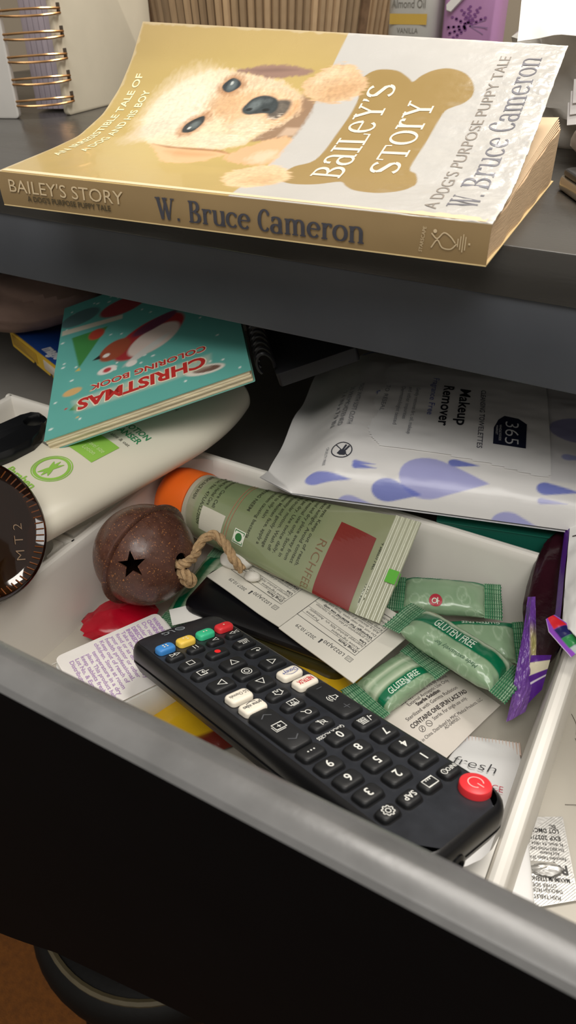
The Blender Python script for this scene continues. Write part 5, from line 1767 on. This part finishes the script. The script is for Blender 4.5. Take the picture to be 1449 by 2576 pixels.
def candy(p0, p1, roll, band, label, seed, width=10.5, thick=5.2, emblem=None, text=None, script=None, crimps=(True, True)):
    """p0, p1: outer ends of the crimps in mm; band: arc position of the green stripe, -1..1 across the upper side"""
    p0, p1 = npv(p0), npv(p1)
    d = p1 - p0
    Lc_ = np.linalg.norm(d)
    x = d / Lc_
    y = np.cross((0, 0, 1), x)
    y /= np.linalg.norm(y)
    z = np.cross(x, y)
    Rm = Matrix((x, y, z)).transposed() @ Matrix.Rotation(math.radians(roll), 3, 'X')
    t = thing('wrapped_candy', (p0 + p1) / 2, label, 'candy', 'green gluten free candies', rot=Rm.to_euler())
    hb = Lc_ / 2 - 8.0

    def skin(a, c, h=0.0):
        """a along, c in -1..1 over the top (|c|>1 goes below)"""
        e = min(1, max(0, (hb - abs(a)) / 10))
        e = math.sqrt(1 - (1 - e) ** 2)
        th = math.pi / 2 - c * math.pi / 2
        cx, sz = math.cos(th), math.sin(th)
        yy = width * (1.06 - .06 * e) * math.copysign(abs(cx) ** .75, cx)
        zz = (.35 + (thick - .35) * e) * math.copysign(abs(sz) ** .75, sz)
        cr_ = (1 - e) * .5 * math.sin(c * 14 + seed) + .9 * e * float(fbm(a / 5 + seed, c * 2.6, seed, 4) - .5)
        n = npv((0, cx, sz))
        return npv((a, -yy, zz)) + npv((0, -n[1], n[2])) * (cr_ + h)
    us, vs = np.linspace(-hb, hb, 70), np.linspace(-1, 3, 73)
    P = Paint(us, vs, (132, 162, 128))
    P.mix(fbm(P.U / 5 + seed, P.Vv * 2, seed) * .45, (168, 190, 158))
    for q in range(26):                            # pale scrolls
        cx, cy = random.Random(seed * 31 + q).uniform(-hb, hb), random.Random(seed * 57 + q).uniform(-1, 3)
        r = np.hypot((P.U - cx) / 2.6, (P.Vv - cy) / .28)
        P.mix(np.clip(1 - abs(r - .8) / .16, 0, 1), (184, 206, 178), .6)
    bw = .17
    P.mix(np.clip((bw - abs(P.Vv - band)) / .03 + .5, 0, 1), (10, 112, 74))
    for q in range(1, 6):
        P.mix(np.clip(1 - abs(P.Vv - band + bw + .075 * q) / .032, 0, 1), (214, 226, 200), .9)
    P.C[..., 3] = np.clip((abs(P.U) - hb + 9) / 9, .15, 1)
    V, F = grid(lambda a, c: skin(a, c), us, vs)
    body = mk('wrapper', V, F, m_can, t, cols=P.cols(), local=True)
    for sgn in (-1, 1):
        ua, ub = np.linspace(0, 8.0, 26), np.linspace(-1.13, 1.13, 40)
        Pc = Paint(ub, ua, (70, 136, 96))
        st_ = np.sin(Pc.Vv * 2 * math.pi / 1.0)
        Pc.mix(np.clip(st_ * 1.6, 0, 1), (196, 222, 190), .85)
        Pc.mix(np.clip(np.sin(Pc.U * 42) * 1.6 - .5, 0, 1), (12, 96, 62), .8)

        def cr2(q, a, h, sgn=sgn):
            e = a + (.75 * (abs((q * 5.2) % 1 - .5) * 2 - .5) if a > 7.5 else 0)
            return npv((sgn * (hb - .4 + e), q * width * 1.0 * (1 + .05 * a / 8), .32 * math.sin(a * 2 * math.pi / 1.0) * (.3 + min(1, a / 2)) + .9 * math.sin(q * 2.6 + seed) * a / 8 + h))
        mk('crimp', *sheet(cr2, ub, ua, .3), m_crp, t, cols=np.concatenate([Pc.cols(), Pc.cols()]), local=True)
    cw = lambda a, b, h: skin(a, -b / 10.5, h)     # b: mm across, upwards positive is towards the back
    if text:
        Print().text(text[0], text[1], -band * 10.5 - 1.05, 2.1, text[2], deg=text[3], align='C', bold=.015).build('lettering', cw, m_cw, t, .22, local=True) if text[3] == 0 else Print().text(text[0], text[1], -band * 10.5 + 1.05, 2.1, text[2], deg=180, align='C', bold=.015).build('lettering', cw, m_cw, t, .22, local=True)
    if script:
        Print().text(script[0], script[1], script[2], 1.8, script[3], deg=script[4], align='C', slant=.25).build('fine_lettering', cw, m_cd, t, .2, local=True)
    if emblem:
        Print().ring(emblem[0], emblem[1], 2.6, .9, 24).disc(emblem[0], emblem[1], 2.2, 20).build('round_emblem', cw, m_cr, t, .2, local=True)
        Print().ring(emblem[0] - .5, emblem[1], 1.1, .4, 14).line([(emblem[0] + .9, emblem[1] - 1.6), (emblem[0] + .9, emblem[1] + 1.6)], .4).line([(emblem[0] + .2, emblem[1]), (emblem[0] + 1.8, emblem[1])], .35).build('emblem_lettering', cw, m_cw, t, .3, local=True)
    return t


candy((172, 29, -164), (222.5, 45.5, -161), 6, -.62, 'green wrapped candy at the back, its left end under the face wash tube', 3, width=9.5, emblem=(-4, -4.5), text=('GLUTEN FREE', -6, 16, 180))
candy((199, 16, -171), (241, 33, -168), 14, -.55, 'green wrapped candy partly hidden between two others, beside the purple bag', 5, width=9.5, emblem=(-5, -4), text=('GLUTEN FREE', 0, 17, 180))
candy((184.5, 9.5, -155.0), (243.0, -2, -161), -12, -.02, 'long green wrapped candy on top of the pile, GLUTEN FREE across its middle', 7, width=10.8, thick=6.0, text=('GLUTEN FREE', -3, 19, 0), script=('Made exclusively for', 3, -5.0, 20, 180))
candy((186.0, -35, -172), (203.5, 4, -168), -4, .30, 'green wrapped candy pointing down to the remote, its crimped end nearest the viewer', 11, width=9.8, text=('GLUTEN FREE', 0, 17, 0))
candy((84.5, 24, -168), (86.5, -31, -177), 8, .2, 'green wrapped candy tucked under the jingle bell, its end by the jute cord', 13, width=8.5, thick=4.2)

# ------------------------------------------------------------------ purple wrapper along the right wall
pur = thing('purple_snack_pack', (244, 30, -170), 'torn purple wrapper with dark maroon filling, leaning on the right divider', 'wrapper')
mx = npv((-8.2, 70, 17))
mf_ = Fr((242.3, 44, -146.6), mx, V=npv((-.9, -.1, .1)))
m_mar = M('dark_maroon_filling', (46, 14, 24), rough=.28, var=.3, scale=60, bump=.9, bscale=110, coat=.25)
mk('filling', *lumpy(mf_, 37.5, 10.8, 6.0, amp=.08, freq=2.4, nu=48, nv=26, seed=21), m_mar, pur)
LP = [(234.4, 29.8, -140), (236.9, 17.8, -144), (238.6, 8.0, -150), (240.3, -.8, -159), (241.6, -6.4, -166), (242.2, -11.4, -172.5)]
RP = [(237.5, 29.2, -138), (241.5, 17.8, -143), (244.7, 10.9, -150), (246.6, 4.9, -157.5), (247.7, .4, -164), (247.9, -4.6, -170)]
LPs, RPs = spline(LP, 6), spline(RP, 6)


def flap_pt(a, b, h):
    k = b * (len(LPs) - 1)
    i = min(int(k), len(LPs) - 2)
    f = k - i
    l = LPs[i] * (1 - f) + LPs[i + 1] * f
    r = RPs[i] * (1 - f) + RPs[i + 1] * f
    p = l * (1 - a) + r * a
    n = npv((.1, -.75, .65))
    return p + n * (4.2 * float(fbm(a * 3 + 4, b * 8, 90, 4) - .5) + 1.8 * math.sin(math.pi * a) + h)


us, vs = np.linspace(0, 1, 44), np.linspace(0, 1, 110)
P = Paint(us, vs, (116, 72, 160))
P.mix(np.clip(np.sin(P.U * 26 + 5 * fbm(P.U * 3, P.Vv * 4, 8)) * 1.5 - .7, 0, 1) * np.clip((P.Vv - .45) / .3, 0, 1), (160, 122, 186), .6)
P.mix(fbm(P.U * 4, P.Vv * 9, 6) * .8, (92, 46, 138))
P.mix(np.clip((P.Vv - .62) / .2, 0, 1) * .35, (150, 112, 178))
P.poly([(.5, .22), (1.1, .25), (1.1, .5), (.8, .55), (.62, .4)], (206, 196, 120), soft=.12, k=.75)
P.poly([(.7, .28), (.95, .3), (.9, .46), (.76, .42)], (150, 150, 70), soft=.1, k=.6)
P.C[..., 3] = 1
mk('purple_flap', *sheet(flap_pt, us, vs, .3), M('purple_film', attr=True, rough=.28, var=.12, bscale=220, wrinkle=.8), pur, cols=np.concatenate([P.cols(), P.cols()]))
m_pfilm = M('deep_purple_film', (84, 36, 132), rough=.3, var=.15, scale=80, bump=.3, bscale=120)
# lower sealed end: cream band and purple film behind the flap
def strip_pt(a, b, h, p=(npv((244.8, 6.4, -152.5)), npv((251.0, 7.0, -148.5)), npv((247.6, -3.0, -168)), npv((251.4, .6, -160)))):
    q = (p[0] * (1 - a) + p[1] * a) * (1 - b) + (p[2] * (1 - a) + p[3] * a) * b
    return q + npv((.1, -.7, .7)) * (-1.2 * math.sin(math.pi * a) + .8 * float(fbm(a * 3, b * 5, 95) - .5) + h)


us, vs = np.linspace(-.15, 1, 12), np.linspace(-.15, 1, 40)
P = Paint(us, vs, (88, 38, 138))
P.mix(((P.Vv > .02) & (P.Vv < .3)) * 1.0, (222, 214, 186))
P.mix(((P.Vv > .47) & (P.Vv < .53)) * 1.0, (222, 214, 224))
mk('sealed_end', *sheet(strip_pt, us, vs, .3), M('printed_purple_end', attr=True, rough=.3), pur, cols=np.concatenate([P.cols(), P.cols()]))
mk('purple_lining', *sheet(lambda a, b, h: mf_(-40 + 76 * b, -8.5 - .8 * math.sin(3 * b), -3 + 9.5 * a + h), np.linspace(0, 1, 6), np.linspace(0, 1, 20), .4), m_pfilm, pur)
mk('purple_edge', *sheet(lambda a, b, h: npv((239.2, 80, -129.6)) * (1 - b) + npv((250.2, 10.5, -131.8)) * b + npv((-1.6 * a, -.3 * a, -2.6 * a + h)) + npv((0, 0, .8 * math.sin(b * 9))), np.linspace(-.1, 1, 5), np.linspace(0, 1, 30), .4), m_pfilm, pur)
# white printed flap lying over the divider
wfq = [npv((238.6, 84, -129)), npv((251.4, 9.4, -131)), npv((262, -4, -131)), npv((262, 96, -126))]


def wflap(a, b, h):
    l = wfq[0] * (1 - b) + wfq[1] * b
    r = wfq[3] * (1 - b) + wfq[2] * b
    return l * (1 - a) + r * a + npv((0, 0, 4.5 * math.sin(math.pi * min(a, .9)) * .7 + 3.2 * float(fbm(a * 3, b * 7, 99) - .5) + h))


mk('white_flap', *sheet(wflap, np.linspace(0, 1, 24), np.linspace(0, 1, 44), .4), M('white_flap_paper', (240, 239, 236), rough=.4, var=.04, bump=.15, bscale=120), pur)
pr = Print()
for s, b, l in (('Serving size', .30, .25), ('g', .44, .04), ('b', .57, .04), ('per container', .70, .2), ('Total Fat', .86, .16)):
    pass
pt = lambda a, b, h: wflap(a, b, h)
pr.text('S', .42, .22, .10, .035, deg=-70).text('a', .30, .36, .08, .03, deg=-70).text('Ing', .28, .55, .09, .06, deg=-70).text('Dist', .52, .80, .12, .1, deg=-60).line([(.06, .255), (.18, .25), (.24, .275)], .012)
pr.build('flap_lettering', pt, M('flap_print', (84, 80, 80), rough=.5), pur, .15)
# torn striped end with red, navy and green
ef = Fr((247.6, 9.2, -131.6), npv((11.8, -9.4, -1.2)), N=(.1, -.35, .93))
em = lambda a, b, h: ef(a, b, h + 1.4 + 1.6 * (1 - min(1, abs(b) / 4.6) ** 2) + .3 * float(fbm(a / 2, b / 2, 101) - .5))
us, vs = np.linspace(-1.2, 17, 50), np.linspace(-4.2, 4.2, 26)
P = Paint(us, vs, (142, 70, 188))
P.poly([(-2, -2.6), (-2, 3.0), (4.6, 3.4), (4.2, -2.2)], (214, 44, 52), soft=.4)
P.poly([(4.4, -2.4), (4.6, 3.0), (9.2, 2.8), (9.0, -2.6)], (34, 34, 92), soft=.4)
P.poly([(9.0, -2.6), (9.2, 2.8), (14, 2.6), (14, -2.6)], (44, 132, 72), soft=.4)
P.poly([(14, -2.4), (14, 2.4), (19, 2.2), (19, -2.2)], (176, 190, 184), soft=.4)
P.mix(np.clip(.5 - (4.0 - abs(P.Vv)) / .3, 0, 1), (226, 220, 232), .8)
tw = lambda a, b, h: em(a, b * (.45 + .55 * min(1, (a + 1.4) / 5)), h)
mk('striped_end', *sheet(tw, us, vs, .3), M('striped_film', attr=True, rough=.25, var=.05), pur, cols=np.concatenate([P.cols(), P.cols()]))

# dark green box behind the tray's back wall
gb = thing('green_box', (214, 82, -186), 'dark green carton standing behind the tray, peeping out under the wipes packet', 'box')
mk('carton', *rbox(yawfr(214, 82, -186, 14), 36, 12, 0, 46.5, r=.8, bev=.5, n=2), M('dark_green_card', (18, 84, 70), rough=.4, var=.06), gb)
mk('lid_flap', *rbox(yawfr(214, 82, -139.5, 14), 36.3, 12.3, 0, .7, r=.8, bev=.2, n=2), M('dark_green_lid', (24, 96, 80), rough=.4), gb)

# foil tablet card in the right compartment
pep = thing('foil_blister', (271, -55, -182), 'silver foil tablet card torn open at one tablet, on the right compartment floor', 'blister')
pfr_ = yawfr(262, -43.5, -180.6, 22)
ol = [(0, 0), (11.6, 1.6), (9.0, -30), (-4.5, -29.5), (-10, -26.5)]
ol = [tuple((npv(q) - npv((262, -43.5)))) for q in ((261.6, -43.2), (272.3, -37.2), (284, -66), (270, -77), (259.5, -72))]
wfr = Fr((262, -43.5, -180.8), (1, 0, 0), (0, 1, 0))
m_foil = M('embossed_foil', (176, 174, 170), rough=.38, metal=.45, var=.05, scale=90, bump=.1, bscale=600)
mk('foil', *prism(wfr, [q for q in ol[::-1]], -.5, 0), m_foil, pep, smooth=False)
# knurled pattern: fine ridges in real relief
ridg = []
for k in range(44):
    a = -3 + k * .9
    p_ = [(a - 12, -36), (a + 12, 8)]
    seg = []
    for t in np.linspace(0, 1, 60):
        q = npv(p_[0]) * (1 - t) + npv(p_[1]) * t
        ins = all((ol[(i + 1) % 5][0] - ol[i][0]) * (q[1] - ol[i][1]) - (ol[(i + 1) % 5][1] - ol[i][1]) * (q[0] - ol[i][0]) < -1.0 for i in range(5))
        if ins:
            seg.append(q)
    if len(seg) > 2:
        ridg.append(tube([wfr(*seg[0], .02), wfr(*seg[-1], .02)], .07, 4))
if ridg:
    rk = mk('knurling', *join(*ridg), m_foil, pep)
    rk['kind'] = 'stuff'
m_pp = M('foil_print', (58, 56, 54), rough=.5)
yw2 = math.radians(24)
fo = Fr((262, -43.5, -180.8), (-math.cos(yw2), -math.sin(yw2), 0), (math.sin(yw2), -math.cos(yw2), 0))
fo = yawfr(262, -43.5, -180.8, 24 + 180)
pr = Print()


def ftext(s, wx, wy, h, w, bold=0.0):
    d = npv((wx, wy, -180.8)) - fo.O
    pr.text(s, d @ fo.u, d @ fo.v, h, w, bold=bold)


for s, x, y, h, w, b in (('BC', 270.6, -42.2, 1.5, 2.3, 0), ('LOT DMC12', 272.0, -43.5, 1.6, 10.6, .01), ('EXP 2027/1', 273.2, -46.0, 1.6, 10.6, .01), ('Ft. Wash., PA 19034', 274.6, -48.2, 1.15, 11, 0), ('Dist J&JCI McNeil CHC', 275.4, -50.0, 1.15, 12, 0), ('Acid Reducer', 274.4, -52.2, 1.2, 7, 0), ('Famotidine Tablets 20 mg', 276.8, -53.2, 1.2, 13.5, 0), ('Pepcid', 277.8, -56.0, 3.2, 10.5, .03), ('AC', 267.4, -60.0, 1.8, 2.8, 0), ('MAXIMUM STRENGTH', 279.6, -60.2, 1.5, 15.5, .01), ('OTHER SIDE', 276.0, -64.4, 1.3, 8, 0), ('THROUGH FROM', 278.4, -65.2, 1.4, 10.5, 0), ('PUSH TABLET', 278.2, -67.8, 1.4, 9, 0)):
    ftext(s, x, y, h, w, b)
pr.build('foil_lettering', lambda a, b, h: fo(a, b, h), m_pp, pep, .28)
mk('torn_foil', *lumpy(Fr((271.5, -61.2, -180.1), (.88, .4, .15), (-.4, .88, 0)), 5.6, 2.2, .9, amp=.35, freq=3, seed=55), M('bright_foil', (160, 158, 154), rough=.35, metal=.6), pep)
mk('push_pocket', *rbox(yawfr(270, -60.8, -180.8, 24), 6.4, 2.2, .02, .35, r=2, bev=.15), M('pocket_grey', (168, 164, 156), rough=.4), pep)
